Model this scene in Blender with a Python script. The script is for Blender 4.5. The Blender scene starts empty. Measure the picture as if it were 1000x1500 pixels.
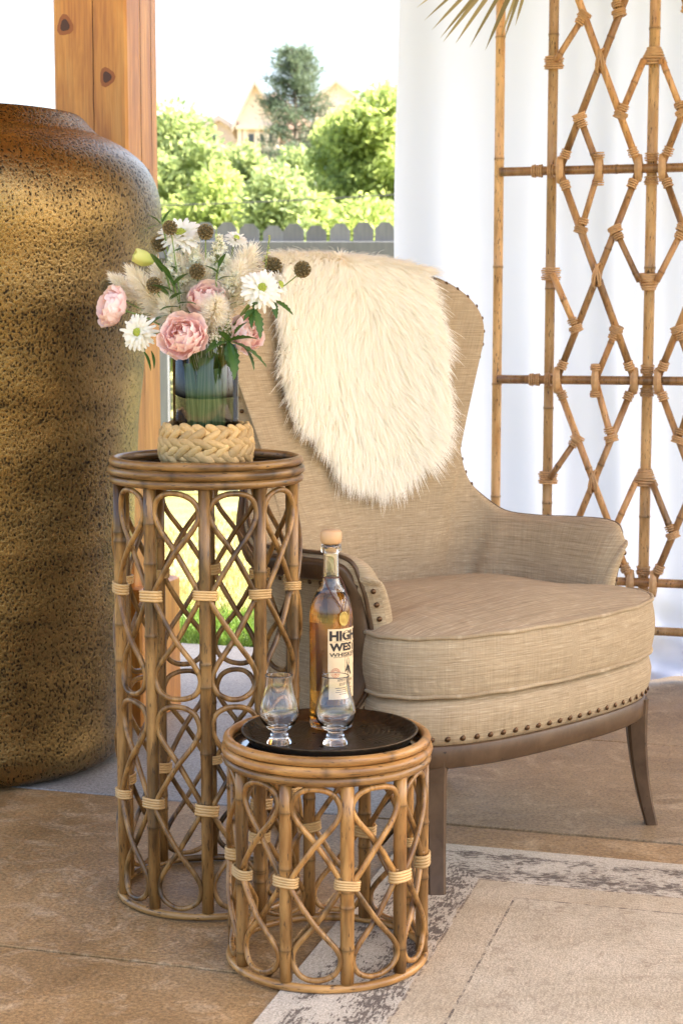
import bpy, math, random
import numpy as np
from mathutils import Vector, Matrix
from mathutils.bvhtree import BVHTree

random.seed(7)
rng = np.random.default_rng(11)
PI = math.pi
sc = bpy.context.scene
C = sc.collection

# ------------------------------------------------------------------ camera
F_PX, PITCH, CAM_Z = 2444.9, 0.11472, 1.0
cd = bpy.data.cameras.new('camera'); cam = bpy.data.objects.new('camera', cd); C.objects.link(cam)
cd.sensor_fit = 'HORIZONTAL'; cd.sensor_width = 24.0; cd.lens = F_PX * 24.0 / 1000.0
cd.clip_start = 0.05; cd.clip_end = 1500
cam.location = (0, 0, CAM_Z); cam.rotation_euler = (PI / 2 - PITCH, 0, 0)
cd.dof.use_dof = True; cd.dof.focus_distance = 2.85; cd.dof.aperture_fstop = 11.0
sc.camera = cam

# ------------------------------------------------------------------ sky, sun, exposure
SUN_DIR = Vector((0.80, 0.03, 1.0)).normalized()          # towards the sun
w = bpy.data.worlds.new('World'); sc.world = w; w.use_nodes = True
wn = w.node_tree; bg = wn.nodes['Background']
sky = wn.nodes.new('ShaderNodeTexSky'); sky.sky_type = 'NISHITA'; sky.sun_disc = False
sky.sun_elevation = math.asin(SUN_DIR.z)
sky.sun_rotation = math.atan2(SUN_DIR.x, SUN_DIR.y)
sky.air_density = 1.0; sky.dust_density = 6.0; sky.ozone_density = 1.0
wn.links.new(sky.outputs[0], bg.inputs[0]); bg.inputs[1].default_value = 0.15
sd = bpy.data.lights.new('sun', 'SUN'); sun = bpy.data.objects.new('sun', sd); C.objects.link(sun)
sd.energy = 5.0; sd.angle = math.radians(0.53); sd.color = (1.0, 0.95, 0.84)
sun.rotation_euler = (-SUN_DIR).to_track_quat('-Z', 'Y').to_euler(); sun.location = (6, 2, 9)
sc.view_settings.view_transform = 'Standard'; sc.view_settings.look = 'None'
sc.view_settings.exposure = 2.42; sc.view_settings.gamma = 1.0
sc.cycles.use_denoising = True
sc.cycles.max_bounces = 14; sc.cycles.transmission_bounces = 12; sc.cycles.glossy_bounces = 5
sc.cycles.diffuse_bounces = 8; sc.cycles.transparent_max_bounces = 12
sc.cycles.sample_clamp_indirect = 6.0

# ------------------------------------------------------------------ pixel helpers (photo pixels, 1000 x 1500)
CP, SP = math.cos(PITCH), math.sin(PITCH)
def ray(px, py):
    u = (750 - py) / F_PX
    return Vector(((px - 500) / F_PX, CP + u * SP, -SP + u * CP))
def G(px, py, z=0.0):
    r = ray(px, py); return Vector((0, 0, CAM_Z)) + r * ((z - CAM_Z) / r.z)
def D(px, py, Y):
    r = ray(px, py); return Vector((0, 0, CAM_Z)) + r * (Y / r.y)
def project(p):
    z = p[2] - CAM_Z; d = p[1] * CP - z * SP
    return 500 + F_PX * p[0] / d, 750 - F_PX * (z * CP + p[1] * SP) / d

# ------------------------------------------------------------------ mesh helpers
def mesh_data(name, V, Fc, mat=None, smooth=False, uv=None, tone=None):
    me = bpy.data.meshes.new(name)
    V = np.asarray(V, dtype=float)
    me.from_pydata(V.tolist(), [], [list(map(int, f)) for f in Fc])
    if mat: me.materials.append(mat)
    if smooth: me.polygons.foreach_set('use_smooth', [True] * len(me.polygons))
    a = me.attributes.new('tone', 'FLOAT', 'POINT')
    a.data.foreach_set('value', np.ones(len(V), np.float32) if tone is None else np.asarray(tone, np.float32))
    if uv is not None:
        uv = np.asarray(uv, np.float32)
        l = me.uv_layers.new(name='UVMap')
        idx = np.empty(len(me.loops), np.int32); me.loops.foreach_get('vertex_index', idx)
        l.data.foreach_set('uv', uv[idx].ravel())
    me.update(); return me
def link(name, me, parent=None, loc=None, rot=None, scale=None):
    o = bpy.data.objects.new(name, me); C.objects.link(o)
    if parent is not None: o.parent = parent
    if loc is not None: o.location = loc
    if rot is not None: o.rotation_euler = rot
    if scale is not None: o.scale = (scale,) * 3 if isinstance(scale, (int, float)) else scale
    return o
def mk(name, VF, mat, parent=None, smooth=False, uv=None, tone=None, loc=None, rot=None):
    return link(name, mesh_data(name, VF[0], VF[1], mat, smooth, uv, tone), parent, loc, rot)
def thing(name, label, cat, loc=(0, 0, 0), rz=0.0, group=None):
    o = bpy.data.objects.new(name, None); C.objects.link(o); o.empty_display_size = 0.05
    o.location = loc; o.rotation_euler = (0, 0, rz); tag(o, label, cat, group); return o
def tag(o, label, cat, group=None):
    o['label'] = label; o['category'] = cat
    if group: o['group'] = group
    return o
def structure(o): o['kind'] = 'structure'; return o
def join(parts):
    V, Fc, n = [], [], 0
    for v, f in parts:
        v = np.asarray(v, float); V.append(v); Fc += [[i + n for i in q] for q in f]; n += len(v)
    return np.concatenate(V), Fc
def box(x0, x1, y0, y1, z0, z1, bev=0.0):
    if bev <= 0:
        V = [(x, y, z) for z in (z0, z1) for y in (y0, y1) for x in (x0, x1)]
        return np.array(V), [(0, 2, 3, 1), (4, 5, 7, 6), (0, 1, 5, 4), (2, 6, 7, 3), (0, 4, 6, 2), (1, 3, 7, 5)]
    b = bev; V = []
    for z, ins in ((z0, b), (z0 + b, 0), (z1 - b, 0), (z1, b)):
        X0, X1, Y0, Y1 = x0 + ins, x1 - ins, y0 + ins, y1 - ins
        c = b if ins == 0 else b * 0.6
        V += [(X0 + c, Y0, z), (X1 - c, Y0, z), (X1, Y0 + c, z), (X1, Y1 - c, z), (X1 - c, Y1, z), (X0 + c, Y1, z), (X0, Y1 - c, z), (X0, Y0 + c, z)]
    Fc = [tuple(range(7, -1, -1)), tuple(range(24, 32))]
    for k in range(3):
        for i in range(8): Fc.append((k * 8 + i, k * 8 + (i + 1) % 8, k * 8 + 8 + (i + 1) % 8, k * 8 + 8 + i))
    return np.array(V), Fc
def lathe(prof, n=48, cap0=False, cap1=False):
    V, Fc = [], []; m = len(prof)
    for r, z in prof:
        for i in range(n): V.append((r * math.cos(2 * PI * i / n), r * math.sin(2 * PI * i / n), z))
    for k in range(m - 1):
        for i in range(n): Fc.append((k * n + i, k * n + (i + 1) % n, (k + 1) * n + (i + 1) % n, (k + 1) * n + i))
    if cap0: Fc.append(tuple(range(n - 1, -1, -1)))
    if cap1: Fc.append(tuple(range((m - 1) * n, m * n)))
    return np.array(V), Fc
def catmull(P, n, closed=False):
    P = np.asarray(P, float); m = len(P); out = []
    segs = m if closed else m - 1
    for i in range(segs):
        if closed: a, b, c, d = P[(i - 1) % m], P[i], P[(i + 1) % m], P[(i + 2) % m]
        else: a, b, c, d = P[max(i - 1, 0)], P[i], P[i + 1], P[min(i + 2, m - 1)]
        for k in range(n):
            t = k / n
            out.append(0.5 * ((2 * b) + (c - a) * t + (2 * a - 5 * b + 4 * c - d) * t * t + (3 * b - a - 3 * c + d) * t ** 3))
    if not closed: out.append(P[-1])
    return np.array(out)
def tube(P, r, n=8, closed=False, cap=True, flat=None):
    """sweep a circle along P (radius scalar or per point)"""
    P = np.asarray(P, float); m = len(P); r = np.broadcast_to(np.asarray(r, float), (m,))
    T = np.empty_like(P)
    if closed: T[:] = np.roll(P, -1, 0) - np.roll(P, 1, 0)
    else:
        T[1:-1] = P[2:] - P[:-2]; T[0] = P[1] - P[0]; T[-1] = P[-1] - P[-2]
    T /= np.linalg.norm(T, axis=1)[:, None] + 1e-12
    up = np.array([0, 0, 1.0]) if abs(T[0][2]) < 0.9 else np.array([1.0, 0, 0])
    N = np.cross(T[0], up); N /= np.linalg.norm(N)
    V = []
    for k in range(m):
        N = N - T[k] * np.dot(N, T[k]); N /= np.linalg.norm(N) + 1e-12
        B = np.cross(T[k], N)
        for i in range(n):
            a = 2 * PI * i / n; V.append(P[k] + r[k] * (math.cos(a) * N + math.sin(a) * B))
    Fc = []
    for k in range(m if closed else m - 1):
        k2 = (k + 1) % m
        for i in range(n): Fc.append((k * n + i, k * n + (i + 1) % n, k2 * n + (i + 1) % n, k2 * n + i))
    if cap and not closed:
        Fc.append(tuple(range(n - 1, -1, -1))); Fc.append(tuple(range((m - 1) * n, m * n)))
    return np.array(V), Fc
def rod(a, b, r, n=10, k=2, nodes=(), dark=0.45, taper=1.0):
    """straight cane with slightly swollen dark nodes; returns VF, tone"""
    a, b = np.asarray(a, float), np.asarray(b, float)
    ts = set(np.linspace(0, 1, k).tolist())
    L = np.linalg.norm(b - a)
    for q in nodes:
        for e in (-0.006, -0.002, 0.0, 0.002, 0.006): ts.add(min(1, max(0, q + e / L)))
    ts = sorted(ts); R, tn = [], []
    for t in ts:
        d = min([abs(t - q) * L for q in nodes] + [1])
        R.append(r * (1 + (taper - 1) * t) * (1.10 if d < 0.001 else (1.07 if d < 0.003 else 1.0))); tn += [dark if d < 0.001 else (0.8 if d < 0.003 else 1.0)] * n
    return tube([a + (b - a) * t for t in ts], R, n), tn
def grid_faces(nu, nv, closed_u=False):
    Fc = []
    for i in range(nu if closed_u else nu - 1):
        i2 = (i + 1) % nu
        for j in range(nv - 1): Fc.append((i * nv + j, i2 * nv + j, i2 * nv + j + 1, i * nv + j + 1))
    return Fc
def frame_to(axis, roll=0.0):
    """rotation matrix taking +Z to axis"""
    return Vector(axis).normalized().to_track_quat('Z', 'Y').to_matrix() @ Matrix.Rotation(roll, 3, 'Z')

# ------------------------------------------------------------------ material helpers
class NT:
    def __init__(s, name, rough=0.5, spec=None):
        s.m = bpy.data.materials.new(name); s.m.use_nodes = True
        s.t = s.m.node_tree; s.b = s.t.nodes['Principled BSDF']; s.out = s.t.nodes['Material Output']
        s.b.inputs['Roughness'].default_value = rough
        if spec is not None: s.b.inputs['Specular IOR Level'].default_value = spec
    def n(s, typ, **kw):
        nd = s.t.nodes.new(typ)
        for k, v in kw.items(): setattr(nd, k, v)
        return nd
    def l(s, a, b): s.t.links.new(a, b)
    def val(s, x, sock):
        if hasattr(x, 'is_output'): s.l(x, sock)
        else: sock.default_value = x
    def coord(s, kind='Object', scale=(1, 1, 1), rot=(0, 0, 0)):
        tc = s.n('ShaderNodeTexCoord'); mp = s.n('ShaderNodeMapping'); mp.inputs['Scale'].default_value = scale; mp.inputs['Rotation'].default_value = rot
        s.l(tc.outputs[kind], mp.inputs[0]); return mp.outputs[0]
    def noise(s, vec, scale, detail=3, rough=0.55, dist=0.0):
        nd = s.n('ShaderNodeTexNoise'); s.l(vec, nd.inputs['Vector']); nd.inputs['Scale'].default_value = scale
        nd.inputs['Detail'].default_value = detail; nd.inputs['Roughness'].default_value = rough; nd.inputs['Distortion'].default_value = dist
        return nd.outputs[0]
    def voronoi(s, vec, scale, feature='F1', rand=1.0):
        nd = s.n('ShaderNodeTexVoronoi', feature=feature); s.l(vec, nd.inputs['Vector']); nd.inputs['Scale'].default_value = scale
        nd.inputs['Randomness'].default_value = rand
        return nd.outputs['Distance']
    def ramp(s, fac, stops, interp='LINEAR'):
        nd = s.n('ShaderNodeValToRGB'); s.l(fac, nd.inputs[0]); cr = nd.color_ramp; cr.interpolation = interp
        while len(cr.elements) < len(stops): cr.elements.new(0.5)
        for e, (p, c) in zip(cr.elements, stops): e.position = p; e.color = (c, c, c, 1) if isinstance(c, (int, float)) else (*c, 1)
        return nd.outputs[0]
    def math(s, op, a, b=0.0, clamp=False):
        nd = s.n('ShaderNodeMath', operation=op, use_clamp=clamp); s.val(a, nd.inputs[0]); s.val(b, nd.inputs[1]); return nd.outputs[0]
    def mix(s, fac, a, b, blend='MIX'):
        nd = s.n('ShaderNodeMix', data_type='RGBA', blend_type=blend); s.val(fac, nd.inputs[0])
        for x, sock in ((a, nd.inputs[6]), (b, nd.inputs[7])):
            if hasattr(x, 'is_output'): s.l(x, sock)
            else: sock.default_value = (*x, 1)
        return nd.outputs[2]
    def attr(s, name='tone'):
        nd = s.n('ShaderNodeAttribute'); nd.attribute_name = name; return nd.outputs['Fac']
    def rnd(s): return s.n('ShaderNodeObjectInfo').outputs['Random']
    def tint(s, col, fac): return s.mix(1.0, col, s.comb(fac), 'MULTIPLY')
    def comb(s, v):
        nd = s.n('ShaderNodeCombineColor')
        for i in range(3): s.l(v, nd.inputs[i])
        return nd.outputs[0]
    def sep(s, v):
        nd = s.n('ShaderNodeSeparateXYZ'); s.l(v, nd.inputs[0]); return nd.outputs
    def bump(s, h, strength, dist=0.01, prev=None):
        nd = s.n('ShaderNodeBump'); s.l(h, nd.inputs['Height']); nd.inputs['Strength'].default_value = strength; nd.inputs['Distance'].default_value = dist
        if prev is not None: s.l(prev, nd.inputs['Normal'])
        return nd.outputs[0]
    def done(s, col=None, normal=None, rough=None, **inp):
        if col is not None:
            if hasattr(col, 'is_output'): s.l(col, s.b.inputs['Base Color'])
            else: s.b.inputs['Base Color'].default_value = (*col, 1)
        if normal is not None: s.l(normal, s.b.inputs['Normal'])
        if rough is not None: s.val(rough, s.b.inputs['Roughness'])
        for k, v in inp.items():
            sock = s.b.inputs[k.replace('_', ' ')]
            s.val(v, sock)
        return s.m
    def translucent(s, col, fac):
        """mix the principled surface with a translucent one (thin petals, leaves, cloth)"""
        tr = s.n('ShaderNodeBsdfTranslucent'); mx = s.n('ShaderNodeMixShader'); mx.inputs[0].default_value = fac
        if hasattr(col, 'is_output'): s.l(col, tr.inputs[0])
        else: tr.inputs[0].default_value = (*col, 1)
        s.l(s.b.outputs[0], mx.inputs[1]); s.l(tr.outputs[0], mx.inputs[2]); s.l(mx.outputs[0], s.out.inputs[0])
        return s.m

def m_rattan(name, lo, hi, rough=0.33, stain=0.5, grain=(1, 1, 0.18)):
    t = NT(name, rough); v = t.coord('Object', grain)
    r = t.rnd(); off = t.n('ShaderNodeVectorMath', operation='ADD'); t.l(v, off.inputs[0])
    cm = t.n('ShaderNodeCombineXYZ'); 
    for i in range(3): t.l(t.math('MULTIPLY', r, 7.0 + 3 * i), cm.inputs[i])
    t.l(cm.outputs[0], off.inputs[1]); v = off.outputs[0]
    n1 = t.noise(v, 60, 4, 0.6); n2 = t.noise(v, 22, 3, 0.6, 0.4); n3 = t.noise(v, 260, 2, 0.6)
    col = t.mix(t.ramp(n1, [(0.32, 0.0), (0.68, 1.0)]), lo, hi)
    dk = t.ramp(n2, [(0.36, 1.0), (0.50, 0.0)]); col = t.mix(t.math('MULTIPLY', dk, stain), col, tuple(c * 0.22 for c in lo))
    sp = t.ramp(n3, [(0.31, 1.0), (0.39, 0.0)]); col = t.mix(t.math('MULTIPLY', sp, 0.85), col, (0.035, 0.018, 0.008))
    col = t.tint(col, t.math('ADD', t.math('MULTIPLY', r, 0.60), 0.66)); col = t.tint(col, t.attr())
    return t.done(col, t.bump(n1, 0.12, 0.002), Coat_Weight=0.12, Coat_Roughness=0.25, Specular_IOR_Level=0.4)
M = {}
M['rattan_brown'] = m_rattan('rattan_brown', (0.120, 0.055, 0.014), (0.35, 0.192, 0.060), 0.36, 0.8)
M['rattan_honey'] = m_rattan('rattan_honey', (0.24, 0.105, 0.025), (0.48, 0.252, 0.076), 0.33, 0.62)
M['rattan_brown_ring'] = m_rattan('rattan_brown_ring', (0.120, 0.055, 0.014), (0.35, 0.192, 0.060), 0.36, 0.7, (0.22, 0.22, 1.3))
M['rattan_honey_ring'] = m_rattan('rattan_honey_ring', (0.24, 0.105, 0.025), (0.48, 0.252, 0.076), 0.33, 0.55, (0.22, 0.22, 1.3))
M['bamboo'] = m_rattan('bamboo', (0.48, 0.265, 0.095), (0.66, 0.42, 0.19), 0.35, 0.35)
M['bamboo_red'] = m_rattan('bamboo_red', (0.38, 0.185, 0.065), (0.60, 0.35, 0.145), 0.35, 0.5)
def m_wrap(name, a, b):
    t = NT(name, 0.42); v = t.coord('Object'); n = t.noise(v, 90, 3)
    return t.done(t.tint(t.mix(n, a, b), t.math('ADD', t.math('MULTIPLY', t.rnd(), 0.3), 0.85)), t.bump(t.noise(v, 400, 2), 0.1, 0.001))
M['cane_wrap'] = m_wrap('cane_wrap', (0.44, 0.25, 0.085), (0.66, 0.44, 0.19))
M['cane_wrap_tan'] = m_wrap('cane_wrap_tan', (0.46, 0.25, 0.10), (0.70, 0.46, 0.23))

t = NT('hammered_brass', 0.36)
v = t.coord('Object', (1, 1, 0.8)); vd = t.voronoi(v, 150, 'F1'); ns = t.noise(v, 190, 4, 0.65, 0.8); big = t.ramp(t.noise(t.coord('Object', (1, 1, 2.2)), 3.0, 5, 0.7, 0.6), [(0.32, 0.0), (0.68, 1.0)])
h = t.math('ADD', t.math('ADD', t.math('MULTIPLY', vd, 0.45), t.math('MULTIPLY', ns, 0.85)), t.math('MULTIPLY', t.math('SUBTRACT', big, 0.5), 0.10))
pit = t.ramp(h, [(0.485, 0.0), (0.62, 1.0)])
brass = t.mix(big, (0.125, 0.082, 0.032), (0.33, 0.215, 0.083))
col = t.mix(pit, (0.018, 0.012, 0.008), brass)
t.done(col, t.bump(h, 0.5, 0.0038), t.ramp(pit, [(0.0, 0.48), (1.0, 0.23)]), Metallic=0.92); M['brass'] = t.m

t = NT('cedar', 0.45); v = t.coord('Object', (1, 1, 0.12)); gr = t.noise(v, 26, 4, 0.6, 0.8); fine = t.noise(t.coord('Object', (1, 1, 0.03)), 160, 3)
kv = t.coord('Object', (1, 1, 0.9)); kd = t.voronoi(kv, 2.6)
col = t.ramp(gr, [(0.30, (0.42, 0.155, 0.024)), (0.52, (0.60, 0.265, 0.048)), (0.72, (0.70, 0.36, 0.085))])
col = t.mix(t.ramp(fine, [(0.38, 0.35), (0.6, 0.0)]), col, (0.25, 0.08, 0.02))
t.done(col, t.bump(fine, 0.15, 0.003), Coat_Weight=0.15, Coat_Roughness=0.3); M['cedar'] = t.m
M['knot'] = NT('knot', 0.5).done((0.07, 0.022, 0.008))
M['knot_halo'] = NT('knot_halo', 0.5).done((0.30, 0.095, 0.022))
M['crack'] = NT('crack', 0.8).done((0.10, 0.035, 0.012))

def m_stone(name, a, b, c, spec=0.22):
    t = NT(name, 0.55, spec); v = t.coord('Object'); n1 = t.noise(v, 3.4, 6, 0.65, 0.7); n2 = t.noise(v, 11, 6, 0.7, 1.0); n3 = t.noise(v, 150, 3, 0.7)
    vr = t.noise(v, 420, 2, 0.6)
    col = t.mix(t.ramp(n1, [(0.35, 0.0), (0.62, 1.0)]), a, b); col = t.mix(t.ramp(n2, [(0.50, 0.0), (0.72, 0.75)]), col, c)
    col = t.tint(col, t.ramp(n3, [(0.33, 0.62), (0.66, 1.25)])); col = t.tint(col, t.ramp(vr, [(0.3, 0.80), (0.65, 1.1)]))
    hh = t.math('ADD', t.math('MULTIPLY', n2, 1.0), t.math('MULTIPLY', n3, 0.35))
    return t.done(col, t.bump(hh, 0.22, 0.008), t.ramp(n2, [(0.3, 0.42), (0.7, 0.62)]))
M['stone_tan'] = m_stone('stone_tan', (0.25, 0.148, 0.060), (0.39, 0.243, 0.108), (0.55, 0.40, 0.235))
M['stone_brown'] = m_stone('stone_brown', (0.22, 0.145, 0.072), (0.33, 0.230, 0.125), (0.52, 0.40, 0.26))
M['stone_sky_sheen'] = m_stone('stone_sky_sheen', (0.29, 0.275, 0.255), (0.35, 0.335, 0.315), (0.40, 0.375, 0.345))  # same paving, with the sky's grey glancing reflection put into its colour
M['joint'] = NT('joint', 0.9).done((0.06, 0.04, 0.025))

# ---- linen: slubs along u of the UV map (metres)
def m_linen(name, base, dark, light):
    t = NT(name, 0.9, 0.1); uv = t.n('ShaderNodeUVMap').outputs[0]
    def mp(s):
        q = t.n('ShaderNodeMapping'); q.inputs['Scale'].default_value = s; t.l(uv, q.inputs[0]); return q.outputs[0]
    s1 = t.noise(mp((7, 380, 1)), 1.0, 3, 0.6); s2 = t.noise(mp((30, 800, 1)), 1.0, 2, 0.6); s3 = t.noise(mp((700, 700, 1)), 1.0, 2, 0.6); s4 = t.noise(mp((520, 12, 1)), 1.0, 2, 0.5)
    col = t.mix(t.ramp(s1, [(0.36, 0.0), (0.64, 1.0)]), dark, base); col = t.mix(t.ramp(s2, [(0.56, 0.0), (0.74, 0.85)]), col, light)
    col = t.mix(t.ramp(s2, [(0.26, 0.7), (0.42, 0.0)]), col, tuple(c * 0.7 for c in dark))
    col = t.tint(col, t.ramp(s4, [(0.35, 0.90), (0.65, 1.06)]))
    hh = t.math('ADD', t.math('MULTIPLY', s2, 0.7), t.math('MULTIPLY', s3, 0.4))
    wr = t.noise(t.coord('Object'), 16, 3, 0.55, 1.2)
    return t.done(col, t.bump(hh, 0.35, 0.002, t.bump(wr, 0.30, 0.012)), Sheen_Weight=0.03, Sheen_Roughness=0.5)
M['linen'] = m_linen('linen', (0.44, 0.338, 0.210), (0.31, 0.232, 0.138), (0.60, 0.495, 0.345))
t = NT('chair_wood', 0.40); v = t.coord('Object', (0.5, 0.5, 0.35)); n = t.noise(v, 45, 5, 0.65, 0.6); sp = t.noise(t.coord('Object'), 110, 2)
col = t.mix(t.ramp(n, [(0.3, 0.0), (0.7, 1.0)]), (0.060, 0.032, 0.015), (0.115, 0.068, 0.035))
col = t.mix(t.ramp(sp, [(0.24, 0.9), (0.29, 0.0)]), col, (0.02, 0.012, 0.008))
M['chair_wood'] = t.done(col, t.bump(n, 0.12, 0.002), Coat_Weight=0.05, Coat_Roughness=0.3, Specular_IOR_Level=0.3)
M['nail'] = NT('antique_nail', 0.38).done((0.115, 0.062, 0.03), Metallic=0.85)
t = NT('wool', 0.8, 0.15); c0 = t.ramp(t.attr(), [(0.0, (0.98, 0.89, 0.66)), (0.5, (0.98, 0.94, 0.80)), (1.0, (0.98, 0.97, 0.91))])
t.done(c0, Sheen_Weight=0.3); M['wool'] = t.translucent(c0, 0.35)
M['hide'] = NT('hide', 0.9).done((0.85, 0.72, 0.48))

# ---- glass, liquid, metal
t = NT('clear_glass', 0.0); M['glass'] = t.done((0.985, 0.995, 0.99), Transmission_Weight=1.0, IOR=1.48)
t = NT('water', 0.0); M['water'] = t.done((0.93, 0.98, 0.95), Transmission_Weight=1.0, IOR=1.33)
t = NT('whiskey', 0.0); M['whiskey'] = t.done((0.84, 0.42, 0.06), Transmission_Weight=1.0, IOR=1.36)
t = NT('dark_tray_metal', 0.30); v = t.coord('Object'); sx = t.sep(v)
rr = t.math('SQRT', t.math('ADD', t.math('POWER', sx[0], 2.0), t.math('POWER', sx[1], 2.0)))
ang = t.math('ARCTAN2', sx[1], sx[0])
wv = t.math('MULTIPLY', t.math('SINE', t.math('MULTIPLY', rr, 620.0)), t.math('SINE', t.math('MULTIPLY', ang, 42.0)))
n = t.noise(v, 45, 3)
M['tray'] = t.done(t.mix(n, (0.035, 0.026, 0.018), (0.10, 0.072, 0.045)), t.bump(t.math('ADD', wv, n), 0.14, 0.002), t.ramp(n, [(0.3, 0.24), (0.7, 0.42)]), Metallic=0.85)
t = NT('dark_top', 0.06); M['dark_top'] = t.done((0.035, 0.026, 0.02), Coat_Weight=0.5)
M['cork'] = NT('cork_wood', 0.5).done((0.55, 0.33, 0.16))
t = NT('label_paper', 0.7); M['label'] = t.done(t.mix(t.noise(t.coord('Object'), 60, 3), (0.66, 0.47, 0.26), (0.76, 0.58, 0.35)))
M['ink'] = NT('ink', 0.7).done((0.028, 0.02, 0.016)); M['ink_red'] = NT('ink_red', 0.7).done((0.45, 0.07, 0.035))
M['medal'] = NT('medal', 0.4).done((0.42, 0.31, 0.10), Metallic=0.9); M['cord'] = NT('cord', 0.7).done((0.09, 0.028, 0.014))

# ---- outdoors
def m_leaf(name, a, b, trans=0.45, rough=0.5):
    t = NT(name, rough, 0.3); col = t.mix(t.attr(), a, b); t.done(col)
    return t.translucent(t.mix(0.35, col, (b[0] * 1.6, b[1] * 1.4, b[2])), trans)
M['leaf_bright'] = m_leaf('leaf_bright', (0.22, 0.29, 0.09), (0.38, 0.47, 0.18), 0.68)
M['leaf_soft'] = m_leaf('leaf_soft', (0.19, 0.26, 0.115), (0.34, 0.42, 0.20), 0.68)
M['leaf_blue'] = m_leaf('leaf_blue', (0.06, 0.085, 0.07), (0.11, 0.15, 0.12), 0.25)
M['needles'] = m_leaf('needles', (0.07, 0.105, 0.075), (0.15, 0.20, 0.135), 0.3)
M['bark'] = NT('bark', 0.9).done((0.13, 0.10, 0.075))
t = NT('lawn', 0.95, 0.1); v = t.coord('Object'); n = t.noise(v, 1.6, 5, 0.65); n2 = t.noise(v, 40, 4, 0.7)
M['lawn'] = t.done(t.tint(t.mix(t.ramp(n, [(0.35, 0.0), (0.65, 1.0)]), (0.17, 0.19, 0.055), (0.30, 0.26, 0.115)), t.ramp(n2, [(0.3, 0.6), (0.7, 1.25)])), t.bump(n2, 0.6, 0.03))
M['grass'] = m_leaf('grass_blade', (0.07, 0.13, 0.02), (0.17, 0.27, 0.05), 0.4)
M['straw'] = m_leaf('straw_blade', (0.26, 0.23, 0.09), (0.42, 0.36, 0.17), 0.35)
t = NT('weathered_wood', 0.85, 0.2); v = t.coord('Object', (1, 1, 0.1)); n = t.noise(v, 40, 4)
M['fence'] = t.done(t.tint(t.mix(n, (0.085, 0.089, 0.095), (0.175, 0.18, 0.187)), t.math('ADD', t.math('MULTIPLY', t.rnd(), 0.4), 0.8)), t.bump(n, 0.2, 0.004))
t = NT('brick', 0.9, 0.2); bt = t.n('ShaderNodeTexBrick'); t.l(t.coord('Object', (1, 1, 1), (PI / 2, 0, 0)), bt.inputs[0]); bt.inputs['Scale'].default_value = 2.2
bt.inputs['Color1'].default_value = (0.66, 0.50, 0.44, 1); bt.inputs['Color2'].default_value = (0.72, 0.57, 0.50, 1); bt.inputs['Mortar'].default_value = (0.66, 0.58, 0.52, 1)  # house wall and roof paled: the haze over them is put into the colour
M['brick'] = t.done(bt.outputs[0]); M['trim_stone'] = NT('trim_stone', 0.8).done((0.62, 0.52, 0.44)); M['roof_tile'] = NT('roof_tile', 0.9).done((0.58, 0.47, 0.43))
M['window_dark'] = NT('window_dark', 0.1).done((0.05, 0.06, 0.075)); M['cable'] = NT('cable', 0.6).done((0.03, 0.03, 0.03))
t = NT('sheer_curtain', 0.9, 0.1); t.done((0.66, 0.69, 0.80))
M['curtain'] = t.translucent((0.60, 0.645, 0.80), 0.5)
M['rod_metal'] = NT('rod_metal', 0.4).done((0.2, 0.2, 0.2), Metallic=0.8)
t = NT('ceiling_plank', 0.6); M['plank'] = t.done(t.ramp(t.noise(t.coord('Object', (0.1, 1, 1)), 22, 4), [(0.3, (0.40, 0.20, 0.08)), (0.7, (0.56, 0.33, 0.15))]))
M['shingle'] = NT('shingle', 0.9).done((0.12, 0.11, 0.10))

# ---- flowers
def m_petal(name, a, b, trans=0.35):
    t = NT(name, 0.6, 0.25); col = t.mix(t.attr(), a, b); t.done(col, Subsurface_Weight=0.0); return t.translucent(col, trans)
M['pink'] = m_petal('pink_petal', (0.92, 0.52, 0.48), (0.97, 0.83, 0.79)); M['white_petal'] = m_petal('white_petal', (0.72, 0.74, 0.48), (0.90, 0.88, 0.80))
M['bud'] = m_petal('bud_petal', (0.42, 0.50, 0.10), (0.74, 0.74, 0.28)); M['cream'] = m_petal('pampas', (0.92, 0.85, 0.69), (0.97, 0.95, 0.88), 0.55)
M['flower_leaf'] = m_leaf('flower_leaf', (0.028, 0.075, 0.02), (0.075, 0.16, 0.035), 0.25, 0.4)
M['stem'] = NT('stem', 0.5).done((0.16, 0.24, 0.05)); M['disc'] = NT('flower_disc', 0.8).done((0.40, 0.46, 0.07))
t = NT('seed_pod', 0.8); M['pod'] = t.done(t.mix(t.attr(), (0.07, 0.055, 0.02), (0.30, 0.22, 0.10)))
t = NT('lining_leaf', 0.7, 0.1); n = t.ramp(t.noise(t.coord('UV', (11, 0.5, 1)), 1.0, 3), [(0.38, 0.0), (0.62, 1.0)])
M['lining'] = t.done(t.mix(n, (0.03, 0.09, 0.035), (0.24, 0.37, 0.17))); t.translucent((0.20, 0.36, 0.14), 0.45)
t = NT('water_hyacinth', 0.6); v = t.coord('Object', (1, 1, 1)); n = t.noise(v, 140, 3)
M['hyacinth'] = t.done(t.tint(t.mix(n, (0.42, 0.24, 0.08), (0.70, 0.48, 0.20)), t.math('ADD', t.math('MULTIPLY', t.rnd(), 0.55), 0.62)), t.bump(t.noise(t.coord('Object', (0.35, 1, 1)), 420, 3), 0.6, 0.002))
M['palm'] = m_petal('dried_palm', (0.20, 0.165, 0.075), (0.40, 0.33, 0.17), 0.2)

# ================================================================== SETTING
AX = -math.atan2(0.28, 0.96)            # the pavilion's axes are turned this much
U = np.array([0.96, -0.28]); Vv = np.array([0.28, 0.96])
def uvw(u, v, z=0.0): return (u * U[0] + v * Vv[0], u * U[1] + v * Vv[1], z)
PATIO_V = 4.78

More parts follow.
